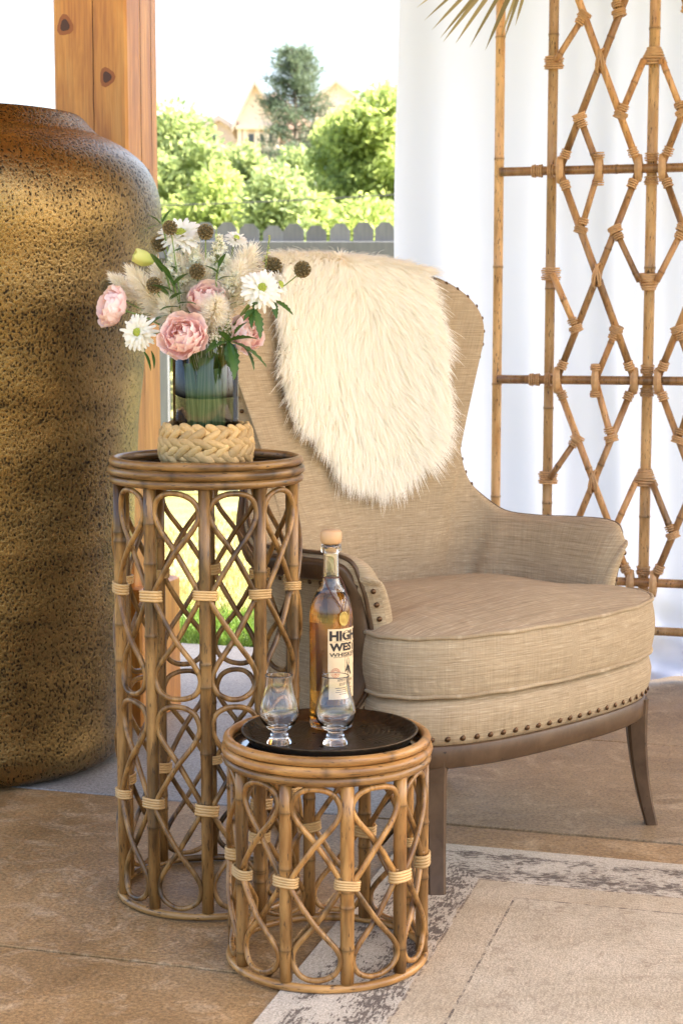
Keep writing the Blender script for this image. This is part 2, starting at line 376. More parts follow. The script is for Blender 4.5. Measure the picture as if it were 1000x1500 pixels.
# ground: one sheet to the horizon, falling gently from the patio to the fence
def ground_z(x, y):
    v = x * Vv[0] + y * Vv[1]
    if v < PATIO_V - 0.3: return -0.09
    return -0.055 - 0.135 * min(1.0, max(0.0, (v - PATIO_V) / 6.0))
gx = sorted(set([-250, -150, -60, -25] + [round(a, 2) for a in np.linspace(-12, 12, 49)] + [25, 60, 150, 250]))
gy = sorted(set([-250, -150, -60, -25, -12] + [round(a, 2) for a in np.linspace(-8, 16, 65)] + [25, 40, 60, 100, 150, 250]))
V = [(x, y, ground_z(x, y)) for x in gx for y in gy]
structure(mk('lawn', (V, [tuple(reversed(f)) for f in grid_faces(len(gx), len(gy))]), M['lawn'], smooth=True))

patio = structure(mk('patio', box(-9, 9, -0.6, PATIO_V, -0.30, -0.026), M['joint'], rot=(0, 0, AX)))
rows = [(-0.6, 0.62), (0.62, 1.49), (1.49, 2.33), (2.33, 3.168), (3.168, 3.92), (3.92, PATIO_V)]
for ri, (v0, v1) in enumerate(rows):
    if ri < 3: cuts = list(np.arange(-9, 9.01, 1.8))
    else: cuts = {3: [-9, -6, -3.2, -0.80, 1.6, 4, 6.5, 9], 4: [-9, -6.2, -3.6, -0.86, 1.4, 3.6, 6, 9], 5: [-9, -5.5, -2.9, -0.70, 1.7, 4.2, 6.8, 9]}[ri]
    for a, b in zip(cuts[:-1], cuts[1:]):
        g = 0.0045 + 0.002 * random.random()
        mt = M['stone_tan'] if ri <= 3 else (M['stone_sky_sheen'] if b < -0.5 else M['stone_brown'])
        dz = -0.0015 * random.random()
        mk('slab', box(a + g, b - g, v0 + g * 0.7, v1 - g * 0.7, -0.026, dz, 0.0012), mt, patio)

# cedar posts with a wider plinth; the visible one stands left, beside the brass vase
def cedar_post(u, v, label, detail):
    p = thing('cedar_post', label, 'post', uvw(u, v), AX, 'pavilion posts')
    hw = 0.095
    mk('shaft', box(-hw, hw, -hw, hw, 0.004, 3.0, 0.006), M['cedar'], p)
    mk('plinth', box(-0.128, 0.128, -0.128, 0.128, 0.0, 0.345, 0.006), M['cedar'], p)
    if detail:
        for (fx, fz, r) in ((-0.062, 1.70, 0.014), (0.045, 1.575, 0.013), (-0.03, 2.2, 0.013)):
            for (rad, mt, yy) in ((r * 1.75, 'knot_halo', -0.0008), (r, 'knot', -0.0016)):
                a = np.linspace(0, 2 * PI, 15)[:-1]; wob = 1 + 0.13 * np.sin(3 * a + fz * 9)
                V = [(fx + rad * wob[i] * math.cos(a[i]) * 0.85, -hw + yy, fz + rad * wob[i] * math.sin(a[i])) for i in range(14)]
                mk('knot', (V, [tuple(range(14))]), M[mt], p)
        for (side, o, z0, z1) in ((0, 0.008, 1.2, 2.1), (1, -0.01, 0.5, 2.4), (1, 0.055, 1.3, 1.9)):
            zz = np.linspace(z0, z1, 26); wd = 0.0013 * np.sin(np.linspace(0.05, PI - 0.05, 26)); o2 = o + np.cumsum(rng.normal(0, 0.0007, 26))
            V = []
            for k in range(26):
                for s_ in (-1, 1):
                    V.append((o2[k] + s_ * wd[k], -hw - 0.0006, zz[k]) if side == 0 else (hw + 0.0006, o2[k] + s_ * wd[k], zz[k]))
            mk('check_crack', (V, [(2 * k, 2 * k + 1, 2 * k + 3, 2 * k + 2) for k in range(25)]), M['crack'], p)
        kz = 1.35
        V = [(hw + 0.0008, 0.03 + 0.009 * math.cos(q), kz + 0.02 * math.sin(q)) for q in np.linspace(0, 2 * PI, 13)[:-1]]
        mk('knot', (V, [tuple(range(12))]), M['knot'], p)
    return p
pc = np.array([-0.510, 4.055]) + (-U * 0.095 + Vv * 0.095)
cedar_post(float(pc @ U), float(pc @ Vv), 'knotty orange cedar post standing behind the big brass vase', True)
cedar_post(4.2, 4.3, 'orange cedar corner post at the far end of the curtain', False)
cedar_post(4.2, 1.84, 'orange cedar corner post at the sunny open end of the patio', False)
# roof over the patio, out of view; edges placed to shape the light
roof = thing('pavilion_roof', 'planked cedar pavilion roof above the patio', 'roof', (0, 0, 3.0), AX)
mk('beam', box(-4.9, 4.6, 4.18, 4.36, 0.0, 0.22, 0.006), M['cedar'], roof); mk('beam', box(-4.9, 4.6, 1.75, 1.93, 0.0, 0.22, 0.006), M['cedar'], roof)
for k in range(13):
    mk('ceiling_plank', box(-5.0, 4.7, 1.60 + k * 0.315, 1.60 + k * 0.315 + 0.309, 0.222, 0.245, 0.003), M['plank'], roof)
mk('roof_deck', box(-5.1, 4.8, 1.55, 5.80, 0.25, 0.33), M['shingle'], roof)

# sheer curtains along the patio edge
def curtain(u0, u1, label, seed, vbase=PATIO_V - 0.10, z1=2.93):
    r = np.random.default_rng(seed); th = thing('sheer_curtain', label, 'curtain', uvw((u0 + u1) / 2, vbase), AX, 'white curtains along the patio edge')
    W = u1 - u0; nu, nv = 240, 60; a = np.linspace(0, 1, nu); ph = r.uniform(0, 6.28, 6); zs = np.concatenate([np.linspace(0.012, 0.4, 24), np.linspace(0.43, z1, nv - 24)])
    V, uvs = [], []
    for i in range(nu):
        for j in range(nv):
            z = zs[j]; q = z / z1
            x = (a[i] - 0.5) * W + 0.02 * math.sin(3.1 * z + ph[0]) * (1 - q)
            am = 0.023 + 0.008 * math.sin(1.7 * z + ph[1])
            xx = a[i] * W; y = am * math.sin(2 * PI * xx / 0.31 + 1.6 * math.sin(xx * 4.1 + ph[2]) + 0.3 * math.sin(1.9 * z + ph[3])) + 0.011 * math.sin(2 * PI * xx / 0.83 + ph[4]) + 0.005 * math.sin(2 * PI * xx / 0.117 + 2.0 * math.sin(xx * 7.3 + ph[1]) + 0.5 * z) * (0.4 + 0.6 * math.sin(xx * 3.3 + ph[5]) ** 2)
            if z < 0.35:
                k = (1 - z / 0.35) ** 2
                y += -0.10 * k * (0.7 + 0.5 * math.sin(a[i] * W * 17 + ph[5])) + 0.03 * k * math.sin(z * 60 + a[i] * W * 25)
                x += 0.02 * k * math.sin(z * 45 + a[i] * W * 12)
            V.append((x, y, z))
    mk('cloth', (V, grid_faces(nu, nv)), M['curtain'], th, True)
    mk('hem_rod', tube([(-W / 2 - 0.05, 0, z1 + 0.01), (W / 2 + 0.05, 0, z1 + 0.01)], 0.012, 10), M['rod_metal'], th)
curtain(-1.195, -0.30, 'white sheer curtain panel whose free edge hangs beside the garden view', 3)
curtain(-0.34, 1.30, 'white sheer curtain panel hanging behind the cane lattice screen', 5, PATIO_V - 0.14)

# ------------------------------------------------------------------ fence
FY = 11.4
FX0, NP, PITCHW = -2.75, 30, 0.152
fz = -0.19
fence = thing('picket_fence', 'weathered grey dog-eared picket fence at the far side of the lawn', 'fence', (0, FY, fz))
def picket_mesh(h, y0=0.0, zb=0.02):
    w2, th = 0.069, 0.018; pr_ = [(-w2, zb), (w2, zb), (w2, h - 0.045), (w2 - 0.04, h), (-w2 + 0.04, h), (-w2, h - 0.045)]
    V = [(x, y0, z) for x, z in pr_] + [(x, y0 + th, z) for x, z in pr_]
    return np.array(V), [tuple(range(6)), tuple(range(11, 5, -1))] + [(i, i + 6, (i + 1) % 6 + 6, (i + 1) % 6) for i in range(6)]
pm = [mesh_data('picket', *picket_mesh(1.835 + d), M['fence']) for d in (-0.012, 0.0, 0.01)]
pm_short = mesh_data('picket', *picket_mesh(1.83, 0.0, 0.98), M['fence'])
for k in range(NP):
    x = FX0 + k * PITCHW
    px = project((x, FY, 0.5))[0]
    link('picket', pm_short if 241 < px < 262 else random.choice(pm), fence, (x, random.uniform(-0.002, 0.002), 0), (0, random.uniform(-0.006, 0.006), 0))
XE = FX0 + NP * PITCHW
for z0, z1 in ((1.60, 1.715), (0.93, 1.02), (0.25, 0.34)): mk('rail', box(FX0 - 0.1, XE, -0.042, -0.003, z0, z1, 0.004), M['fence'], fence)
for x in (FX0 + 0.3, D(240, 560, FY).x, D(240, 560, FY).x + 2.4): mk('fence_post', box(x - 0.045, x + 0.045, -0.14, -0.045, 0.0, 1.55, 0.004), M['fence'], fence)

# grass blades by the patio edge (the strip seen through the tall stand)
def blades(name, n, u0, u1, v0, v1, hmin, hmax, mat, seed, label):
    r = np.random.default_rng(seed); u = r.uniform(u0, u1, n); v = v0 + (v1 - v0) * r.random(n) ** 1.3
    x = u * U[0] + v * Vv[0]; y = u * U[1] + v * Vv[1]; z = np.array([ground_z(a, b) for a, b in zip(x, y)]) - 0.004
    h = r.uniform(hmin, hmax, n); an = r.uniform(0, 2 * PI, n); ln = r.normal(0, 0.35, (n, 2)) * h[:, None]; wd = 0.0035 + 0.002 * r.random(n)
    V = np.empty((n, 5, 3)); dx, dy = np.cos(an) * wd, np.sin(an) * wd
    for k, (q, ww) in enumerate(((0, 1), (0, -1), (0.55, 0.8), (0.55, -0.8), (1, 0))):
        V[:, k, 0] = x + dx * ww + ln[:, 0] * q * q; V[:, k, 1] = y + dy * ww + ln[:, 1] * q * q; V[:, k, 2] = z + h * q
    Fc = []
    for i in range(n): b = 5 * i; Fc += [(b, b + 1, b + 3, b + 2), (b + 2, b + 3, b + 4)]
    o = mk(name, (V.reshape(-1, 3), Fc), mat, tone=np.repeat(r.random(n), 5)); o['kind'] = 'stuff'; tag(o, label, 'grass'); return o
blades('green_grass', 9000, -2.6, -0.9, PATIO_V + 0.01, PATIO_V + 0.75, 0.03, 0.10, M['grass'], 21, 'fresh green grass growing along the patio edge')
blades('dry_grass', 14000, -3.4, -0.6, PATIO_V + 0.55, PATIO_V + 6.0, 0.02, 0.05, M['straw'], 22, 'sunlit straw coloured lawn grass before the picket fence')

# ------------------------------------------------------------------ trees
def leaf_cloud(centers, radii, n, size, seed, squash=0.85):
    r = np.random.default_rng(seed); centers = np.asarray(centers, float); radii = np.asarray(radii, float)
    pk = r.choice(len(centers), n, p=radii ** 2 / (radii ** 2).sum())
    d = r.normal(size=(n, 3)); d /= np.linalg.norm(d, axis=1)[:, None]
    rad = radii[pk] * (0.30 + 0.88 * r.random(n) ** 0.75) * (1 + 0.18 * np.sin(d[:, 0] * 7 + pk) * np.sin(d[:, 2] * 6 + pk * 2))
    P = centers[pk] + d * rad[:, None] * np.array([1, 1, squash])
    a = r.normal(size=(n, 3)); a += d * 0.5; a /= np.linalg.norm(a, axis=1)[:, None]
    b = np.cross(a, r.normal(size=(n, 3))); b /= np.linalg.norm(b, axis=1)[:, None]
    s = size * r.uniform(0.55, 1.3, n)[:, None]
    V = np.stack([P - a * s, P + b * s * 0.45, P + a * s, P - b * s * 0.45], 1)
    Fc = np.arange(4 * n).reshape(n, 4)
    clump = r.random(len(centers)) * 0.6; tone = np.clip(clump[pk] + 0.4 * r.random(n), 0, 1)
    return (V.reshape(-1, 3), Fc), np.repeat(tone, 4)
def tree(name, label, base, height, rx, rz, nclump, nleaf, size, mat, seed, low=0.12, group=None):
    t_ = thing(name, label, 'tree', base, 0, group); r = np.random.default_rng(seed)
    cs, rs = [], []
    for k in range(nclump):
        d = r.normal(size=3); d /= np.linalg.norm(d); q = r.random() ** 0.4
        zc = height * (low + 1) / 2 + d[2] * q * rz
        tap = 1.0 if zc < height * 0.55 else max(0.35, 1.15 - (zc / height - 0.4) * 1.0)
        cs.append((d[0] * q * rx * tap, d[1] * q * rx * 0.8 * tap, max(zc, height * low))); rs.append(r.uniform(0.16, 0.30) * rx + 0.12)
    vf, tn = leaf_cloud(cs, rs, nleaf, size, seed + 1)
    mk('crown', vf, mat, t_, tone=tn)
    tr = [tube([(0, 0, -0.3), (0.04, 0, height * 0.3), (-0.05, 0.03, height * 0.62)], [0.05 * height / 3, 0.035 * height / 3, 0.015 * height / 3], 8)]
    for k in range(min(10, nclump)):
        tr.append(tube([(0, 0, height * (0.2 + 0.04 * k)), tuple(np.array(cs[k]) * [0.5, 0.5, 0.8]), cs[k]], [0.02 * height / 3, 0.012 * height / 3, 0.004], 6))
    mk('trunk', join(tr), M['bark'], t_, True)
    return t_
def zof(py, Y): return float(D(500, py, Y).z)
def xof(px, Y): return float(D(px, 450, Y).x)
gz = -0.19
def T(name, label, px, top, Y, wpx, nl, size, mat, seed, low=0.1, nc=26, rzf=0.5):
    h = zof(top, Y) - gz; rx = wpx / 2 * Y / F_PX
    return tree(name, label, (xof(px, Y), Y, gz), h, rx, h * rzf * (1 - low), nc, nl, size, M[mat], seed, low)
T('leafy_tree', 'tall light green tree just right of the cedar post beyond the fence', 268, 152, 24, 190, 26000, 0.060, 'leaf_soft', 31, 0.10, 46)
T('leafy_tree', 'pale green tree low before the gabled house', 356, 222, 27, 120, 15000, 0.065, 'leaf_soft', 33, 0.05, 34)
T('leafy_tree', 'broad bright green tree beside the curtain edge beyond the fence', 550, 110, 25, 250, 40000, 0.065, 'leaf_bright', 35, 0.1, 54)
T('leafy_tree', 'bright green tree between the pine and the broad tree', 508, 142, 26, 140, 18000, 0.065, 'leaf_bright', 53, 0.08, 40)
T('leafy_tree', 'rounded yellow green tree below the dark pine', 452, 194, 23, 150, 20000, 0.060, 'leaf_bright', 37, 0.05, 40)
T('leafy_shrub', 'low loose shrub behind the fence pickets below the house', 398, 256, 19, 150, 14000, 0.050, 'leaf_soft', 39, 0.02, 32)
T('leafy_shrub', 'low bright shrub behind the fence pickets beside the leafy tree', 306, 250, 20, 150, 14000, 0.050, 'leaf_bright', 41, 0.02, 32)
T('leafy_shrub', 'low bright shrub behind the fence pickets beside the curtain', 510, 262, 19, 170, 14000, 0.050, 'leaf_bright', 55, 0.02, 32)
T('leafy_tree', 'soft green tree filling the gap behind the low loose shrub', 420, 222, 29, 170, 20000, 0.070, 'leaf_soft', 57, 0.03, 40)
T('leafy_tree', 'soft green tree standing behind the tall light green one', 318, 196, 31, 130, 16000, 0.075, 'leaf_soft', 59, 0.04, 36)
T('leafy_tree', 'pale green tree behind the pine and right of the house', 525, 168, 32, 200, 20000, 0.075, 'leaf_soft', 61, 0.04, 40)
T('leafy_tree', 'distant blue grey tree top left of the gabled house', 306, 148, 60, 60, 2500, 0.16, 'leaf_blue', 43, 0.2, 16)
T('leafy_tree', 'bright green tree beyond the fence behind the sheer curtain', 720, 150, 26, 240, 9000, 0.10, 'leaf_bright', 45, 0.1, 30)
T('leafy_tree', 'green tree beyond the fence behind the brass vase', 60, 170, 28, 240, 9000, 0.10, 'leaf_soft', 47, 0.1, 30)
# pine
PY = 33.0; ph = zof(74, PY) - gz
pine = thing('pine_tree', 'dark blue green pine rising in front of the brick house', 'tree', (xof(432, PY), PY, gz))
mk('trunk', tube([(0, 0, 0), (0.05, 0, ph * 0.5), (0, 0, ph * 0.98)], [0.12, 0.07, 0.015], 8), M['bark'], pine, True)
Vn, Fn, tn = [], [], []; r = np.random.default_rng(51); br = []
for k in range(190):
    q = 0.25 + 0.75 * r.random() ** 0.75; z = ph * q; L = (1.08 - q) * 2.1 * r.uniform(0.5, 1.15) + 0.16; an = r.uniform(0, 2 * PI)
    tip = np.array([math.cos(an) * L, math.sin(an) * L, r.uniform(-0.05, 0.28) * L]); base = np.array([0, 0, z]); br.append(tube([base, base + tip], [0.018, 0.004], 5))
    for j in range(130):
        s = r.uniform(0.3, 1.05); p = base + tip * s + r.normal(0, 0.055, 3) * (0.5 + s); d = r.normal(size=3) * 0.6 + tip / L + [0, 0, 0.5]; d /= np.linalg.norm(d); e = np.cross(d, r.normal(size=3)); e /= np.linalg.norm(e)
        n0 = len(Vn); l_ = r.uniform(0.05, 0.11); Vn += [p - e * 0.012, p + e * 0.012, p + d * l_]; Fn.append((n0, n0 + 1, n0 + 2)); tn += [0.25 + 0.75 * r.random()] * 3
mk('branches', join(br), M['bark'], pine, True); mk('crown', (Vn, Fn), M['needles'], pine, tone=tn)

# ------------------------------------------------------------------ brick house far behind
HY = 70.0
def hx(px, Y=HY): return xof(px, Y)
house = thing('brick_house', 'pinkish brick house with steep gables half hidden by trees', 'house', (hx(380), HY, gz))
ox = hx(380); oz = gz
def hp(name, x0, x1, y0, y1, z0, z1, mat): return mk(name, box(x0 - ox, x1 - ox, y0, y1, z0 - oz, z1 - oz), mat, house)
def gable(name, px0, px1, pxp, pye, pyp, y0, y1, mat_wall, over=0.25):
    x0, x1, xp, ze, zp = hx(px0) - ox, hx(px1) - ox, hx(pxp) - ox, zof(pye, HY) - oz, zof(pyp, HY) - oz
    V = [(x0, y0, 0), (x1, y0, 0), (x1, y0, ze), (xp, y0, zp), (x0, y0, ze)] + [(x0, y1, 0), (x1, y1, 0), (x1, y1, ze), (xp, y1, zp), (x0, y1, ze)]
    mk('wall', (V, [(0, 1, 2, 3, 4), (9, 8, 7, 6, 5), (0, 4, 9, 5), (1, 6, 7, 2)]), mat_wall, house)
    for xa, za, s in ((x0, ze, -1), (x1, ze, 1)):
        sl = (zp - za) / (xp - xa); xe = xa + s * over; zee = za + sl * s * over
        th = 0.22; V = [(xe, y0 - over, zee), (xp, y0 - over, zp), (xp, y1, zp), (xe, y1, zee)]; V = V + [(a, b, c + th) for a, b, c in V]
        rf = mk(name, (V, [(0, 1, 2, 3), (7, 6, 5, 4), (0, 4, 5, 1), (1, 5, 6, 2), (2, 6, 7, 3), (3, 7, 4, 0)]), M['roof_tile'], house)
    return x0, x1, ze
gable('roof', 462, 526, 492, 140, 114, 1.5, 9.0, M['brick'])
gable('roof', 345, 455, 400, 175, 128, 3.0, 9.0, M['brick'])
x0, x1, ze = gable('roof', 352, 408, 376, 178, 127, -0.6, 3.0, M['brick'])
for q in (354, 362, 379, 392, 405): 
    x = hx(q) - ox; mk('pilaster', box(x - 0.09, x + 0.09, -0.72, -0.604, 0, zof(190, HY) - oz), M['trim_stone'], house)
mk('cornice', box(x0 - 0.1, x1 + 0.1, -0.8, -0.603, zof(192, HY) - oz, zof(186, HY) - oz), M['trim_stone'], house)
for q0, q1 in ((365, 376), (382, 389), (395, 402)):
    for ya, yb in ((196, 214), (220, 240)):
        wv_ = mk('window', box(hx(q0) - ox, hx(q1) - ox, -0.66, -0.602, zof(yb, HY) - oz, zof(ya, HY) - oz), M['trim_stone'], house)
        mk('pane', box(hx(q0) - ox + 0.05, hx(q1) - ox - 0.05, -0.67, -0.661, zof(yb, HY) - oz + 0.06, zof(ya, HY) - oz - 0.06), M['window_dark'], wv_)
gable('roof', 285, 345, 318, 186, 168, 2.0, 8.0, M['brick'])
# overhead cable
a, b = D(-60, 305, 15.0), D(760, 272, 15.6); pts = [a.lerp(b, k / 24) + Vector((0, 0, -0.05 * math.sin(PI * k / 24))) for k in range(25)]
tag(mk('overhead_cable', tube(pts, 0.006, 6), M['cable'], smooth=True), 'thin overhead cable crossing in front of the trees', 'cable')

# ================================================================== OBJECTS
# ------------------------------------------------------------------ rug
RUG_T = 0.004
rc = np.array([0.116 + 0.004, 3.135 - 0.01]); RU, RV = U, -Vv           # back-left corner, width and depth directions
t = NT('distressed_rug', 0.95, 0.1); v = t.coord('Object'); sx = t.sep(v)
X_, Y_ = sx[0], t.math('MULTIPLY', sx[1], -1.0)                         # X_ from the left edge, Y_ from the back edge
edge = t.math('ADD', t.math('MINIMUM', X_, Y_), t.math('MULTIPLY', t.math('SUBTRACT', t.noise(v, 18, 4, 0.7), 0.5), 0.030))
st1 = t.noise(t.coord('Object', (60, 260, 60)), 1.0, 4, 0.7); st2 = t.noise(t.coord('Object', (260, 60, 60)), 1.0, 4, 0.7)
# streaks follow each border's own direction
isleft = t.math('LESS_THAN', X_, Y_)
streak = t.math('ADD', t.math('MULTIPLY', st2, isleft), t.math('MULTIPLY', st1, t.math('SUBTRACT', 1.0, isleft)))
blot = t.noise(v, 12, 4, 0.7, 0.6); blot2 = t.noise(v, 38, 4, 0.65, 0.8); fine = t.noise(v, 300, 2, 0.6); cloud = t.noise(v, 5, 4, 0.6)
base = t.mix(t.ramp(cloud, [(0.35, 0.0), (0.65, 1.0)]), (0.46, 0.375, 0.255), (0.58, 0.49, 0.355))
inb = t.math('MULTIPLY', t.math('GREATER_THAN', edge, 0.030), t.math('LESS_THAN', edge, 0.185))
mid = t.math('MULTIPLY', t.math('GREATER_THAN', edge, 0.185), t.math('LESS_THAN', edge, 0.262))
base = t.mix(t.math('MULTIPLY', t.math('LESS_THAN', edge, 0.185), 0.45), base, (0.60, 0.545, 0.45))
base = t.mix(t.math('MULTIPLY', t.math('MULTIPLY', mid, blot), 0.5), base, (0.44, 0.32, 0.19))
band = t.ramp(edge, [(0.02, 0.0), (0.05, 0.75), (0.09, 0.25), (0.145, 0.9), (0.18, 0.55), (0.20, 0.0)])
pat = t.math('ADD', t.math('ADD', t.math('MULTIPLY', blot2, 0.8), t.math('MULTIPLY', blot, 0.75)), t.math('MULTIPLY', streak, 1.45))
pat = t.math('ADD', pat, t.math('MULTIPLY', t.math('SUBTRACT', band, 0.5), 0.34))
dk = t.math('MULTIPLY', t.ramp(t.math('MULTIPLY', pat, 0.333), [(0.506, 0.0), (0.548, 1.0)]), t.math('ADD', t.math('MULTIPLY', inb, 0.84), 0.16))
base = t.mix(t.math('MULTIPLY', dk, 0.85), base, (0.085, 0.062, 0.05))
edge0 = t.math('MINIMUM', X_, Y_)
def line(x0, x1):
    return t.math('MULTIPLY', t.math('GREATER_THAN', edge0, x0), t.math('LESS_THAN', edge0, x1))
ln = t.math('MULTIPLY', line(0.2625, 0.2665), t.ramp(t.math('ADD', t.math('MULTIPLY', blot2, 0.5), t.math('MULTIPLY', streak, 0.5)), [(0.46, 0.0), (0.53, 0.85)]))
base = t.mix(ln, base, (0.11, 0.085, 0.07))
ln2 = t.math('MULTIPLY', line(0.184, 0.188), t.ramp(blot2, [(0.46, 0.0), (0.54, 0.7)])); base = t.mix(ln2, base, (0.14, 0.10, 0.075))
smudge = t.math('MULTIPLY', t.math('GREATER_THAN', edge, 0.27), t.ramp(t.math('ADD', t.math('MULTIPLY', blot2, 0.55), t.math('MULTIPLY', blot, 0.45)), [(0.52, 0.0), (0.66, 0.7)]))
base = t.mix(smudge, base, (0.33, 0.255, 0.175))
base = t.tint(base, t.ramp(fine, [(0.3, 0.72), (0.7, 1.18)])); base = t.tint(base, t.ramp(streak, [(0.33, 0.80), (0.66, 1.12)]))
t.done(base, t.bump(t.math('ADD', fine, t.math('MULTIPLY', streak, 0.6)), 0.35, 0.003)); M['rug'] = t.m
rug = tag(mk('area_rug', box(0, 1.75, -2.4, 0, 0.0003, RUG_T, 0.0015), M['rug'], loc=(rc[0], rc[1], 0), rot=(0, 0, AX)), 'faded beige rug with distressed dark brown border under the armchair and low stand', 'rug')

# ------------------------------------------------------------------ brass vase
vase = thing('brass_floor_vase', 'tall hammered antique brass floor vase in front of the cedar post', 'vase', (-0.828, 3.75, 0))
prof = catmull([(0.0, 0.0), (0.24, 0.0), (0.305, 0.012), (0.326, 0.05), (0.328, 0.12), (0.333, 0.25), (0.348, 0.45), (0.368, 0.70), (0.392, 0.95), (0.416, 1.13), (0.427, 1.23), (0.420, 1.290),
                (0.394, 1.338), (0.355, 1.372), (0.318, 1.393), (0.296, 1.402), (0.278, 1.418), (0.260, 1.438), (0.248, 1.447), (0.238, 1.446), (0.230, 1.435), (0.228, 1.40), (0.26, 1.36), (0.35, 1.30), (0.39, 1.2)], 8)
n = 180; vf = lathe([(max(r_, 0.0005), z) for r_, z in prof], n)
Vv_ = vf[0]; an = np.arctan2(Vv_[:, 1], Vv_[:, 0]); wob = 1 + 0.006 * np.sin(3 * an + Vv_[:, 2] * 5) + 0.004 * np.sin(7 * an - Vv_[:, 2] * 11) + 0.003 * np.sin(Vv_[:, 2] * 38)
Vv_[:, 0] *= wob; Vv_[:, 1] *= wob
mk('body', (Vv_, vf[1]), M['brass'], vase, True)

# ------------------------------------------------------------------ rattan stands
def rattan_stand(name, label, loc, R, Hrim, tiers, phase, mat, seed, post_r, cane_r):
    s = thing(name, label, 'stand', loc); rr = random.Random(seed); NB = 10; ring_r = 0.0078
    ca = np.linspace(0, 2 * PI, 97)[:-1]
    def ring(nm, rad, z, rt, sd):
        k = np.random.default_rng(sd); P = [(rad * math.cos(a), rad * math.sin(a), z) for a in ca]; tn = np.ones(96); rad_ = np.full(96, rt)
        for q in k.choice(96, 3, replace=False): tn[q] = 0.45; rad_[q] *= 1.07
        rad_ = rad_ * (1 + 0.03 * np.sin(ca * 5 + sd))
        mk(nm, tube(P, rad_, 10, True), M[mat.name + '_ring'], s, True, tone=np.repeat(tn, 10))
    zt = Hrim
    ring('rim_ring', R + 0.001, zt, ring_r, seed); ring('rim_ring', R + 0.004, zt - 0.0152, ring_r, seed + 1); ring('rim_ring', R + 0.002, zt - 0.0302, ring_r * 0.95, seed + 2)
    ring('base_ring', R, 0.0068, 0.0066, seed + 3)
    mk('table_top', lathe([(0.001, zt - 0.014), (R - 0.006, zt - 0.014), (R - 0.006, zt - 0.009), (0.001, zt - 0.009)], 64), M['dark_top'], s)
    RP = R - 0.004; ztop = zt - 0.037; zb = 0.0135
    ph = [phase + k * 2 * PI / NB for k in range(NB)]
    for k in range(NB):                                               # posts
        nod = sorted(rr.uniform(0.05, 0.95) for _ in range(2 + tiers))
        vf, tn = rod((0, 0, zb), (0, 0, ztop), post_r * rr.uniform(0.94, 1.06), 12, 6, nod)
        mk('post', vf, mat, s, True, tone=tn, loc=(RP * math.cos(ph[k]), RP * math.sin(ph[k]), 0), rot=(0, 0, rr.uniform(0, 6)))
    half = RP * PI / NB; tH = (ztop - zb) / tiers
    def ribbon(H, sgn, wv):
        e = half - post_r * 0.95; a = half - cane_r * 1.1 - 0.0035
        q = [(-e, -0.012 / H), (-e, 0.02), (-e * 0.86, 0.10), (0, 0.42), (a * 0.72, 0.645), (a * 0.985, 0.795), (a * 0.80, 0.925), (a * 0.42, 0.985), (0, 1.0)]
        q = q + [(-x, y) for x, y in q[-2::-1]]
        L = len(q); P = []
        for i, (x, y) in enumerate(q):
            off = cane_r * 1.03 * (1 if i < L / 2 else -1) * max(0.0, 1 - abs(abs(i - (L - 1) / 2) - (L - 1) / 2 + 3) / 3.2)
            P.append((x * (1 + wv * math.sin(i)), y * H, off))
        return catmull(P, 6), sgn
    meshes = {}
    for sgn in (1, -1):
        for var in range(4):
            H = tH / 2 - cane_r - 0.0006; P, _ = ribbon(H, sgn, 0.02 * (var - 1.5))
            Q = []
            for e_, (x, y, o) in enumerate(P):
                fd = math.sin(PI * e_ / (len(P) - 1)); x = x + fd * 0.0011 * math.sin(e_ * 0.31 + var * 2.2 + seed); y = y + fd * 0.0010 * (math.sin(e_ * 0.23 + var * 1.3) - 1)
                A = x / RP; rad = RP + o + 0.0012; Q.append((rad * math.cos(A), rad * math.sin(A), sgn * y))
            k = np.random.default_rng(seed + 7 + var); tn = np.ones(len(Q)); rad_ = np.full(len(Q), cane_r)
            for q in k.choice(np.arange(4, len(Q) - 4), 3, replace=False): tn[q] = 0.5; rad_[q] *= 1.06
            meshes[(sgn, var)] = mesh_data('loop', *tube(Q, rad_, 8), mat, True, tone=np.repeat(tn, 8))
    # binding: four flat turns round the post and the two canes beside it
    hw, hd = post_r + 2 * cane_r - 0.001, post_r + 0.0012; parts = []
    for j in range(4):
        P = []
        for a in np.linspace(0, 2 * PI, 25)[:-1]:
            ex = abs(math.cos(a)) ** 0.75 * math.copysign(1, math.cos(a)); ey = abs(math.sin(a)) ** 0.75 * math.copysign(1, math.sin(a))
            P.append((hd * ey, hw * ex, (j - 1.5) * 0.0043 + 0.0012 * math.sin(a)))
        parts.append(tube(P, 0.0024, 6, True))
    bm_ = mesh_data('binding', *join(parts), M['cane_wrap'], True)
    for ti in range(tiers):
        zm = zb + tH * (ti + 0.5)
        for k in range(NB):
            am = ph[k] + PI / NB
            for sgn in (1, -1): link('loop', meshes[(sgn, rr.randint(0, 3))], s, (0, 0, zm), (0, 0, am))
            link('binding', bm_, s, (RP * math.cos(ph[k]), RP * math.sin(ph[k]), zm + rr.uniform(-.004, .004)), (rr.uniform(-.13, .13), 0, ph[k]), (1, 1, rr.uniform(.85, 1.15)))
    return s
TALL = Vector((-0.2313, 2.853, 0)); SHORT = Vector((-0.0224, 2.535, RUG_T))
TALL_H, SHORT_H = 0.762, 0.353
rattan_stand('tall_rattan_stand', 'tall brown rattan plant stand with looped cane sides under the flowers', TALL, 0.1575, TALL_H, 2, math.radians(-90 + 3), M['rattan_brown'], 3, 0.0100, 0.0047)
rattan_stand('low_rattan_stand', 'low honey coloured rattan stand with looped cane sides under the dark tray', SHORT, 0.1525, SHORT_H, 1, math.radians(-90 + 12), M['rattan_honey'], 9, 0.0100, 0.0045)

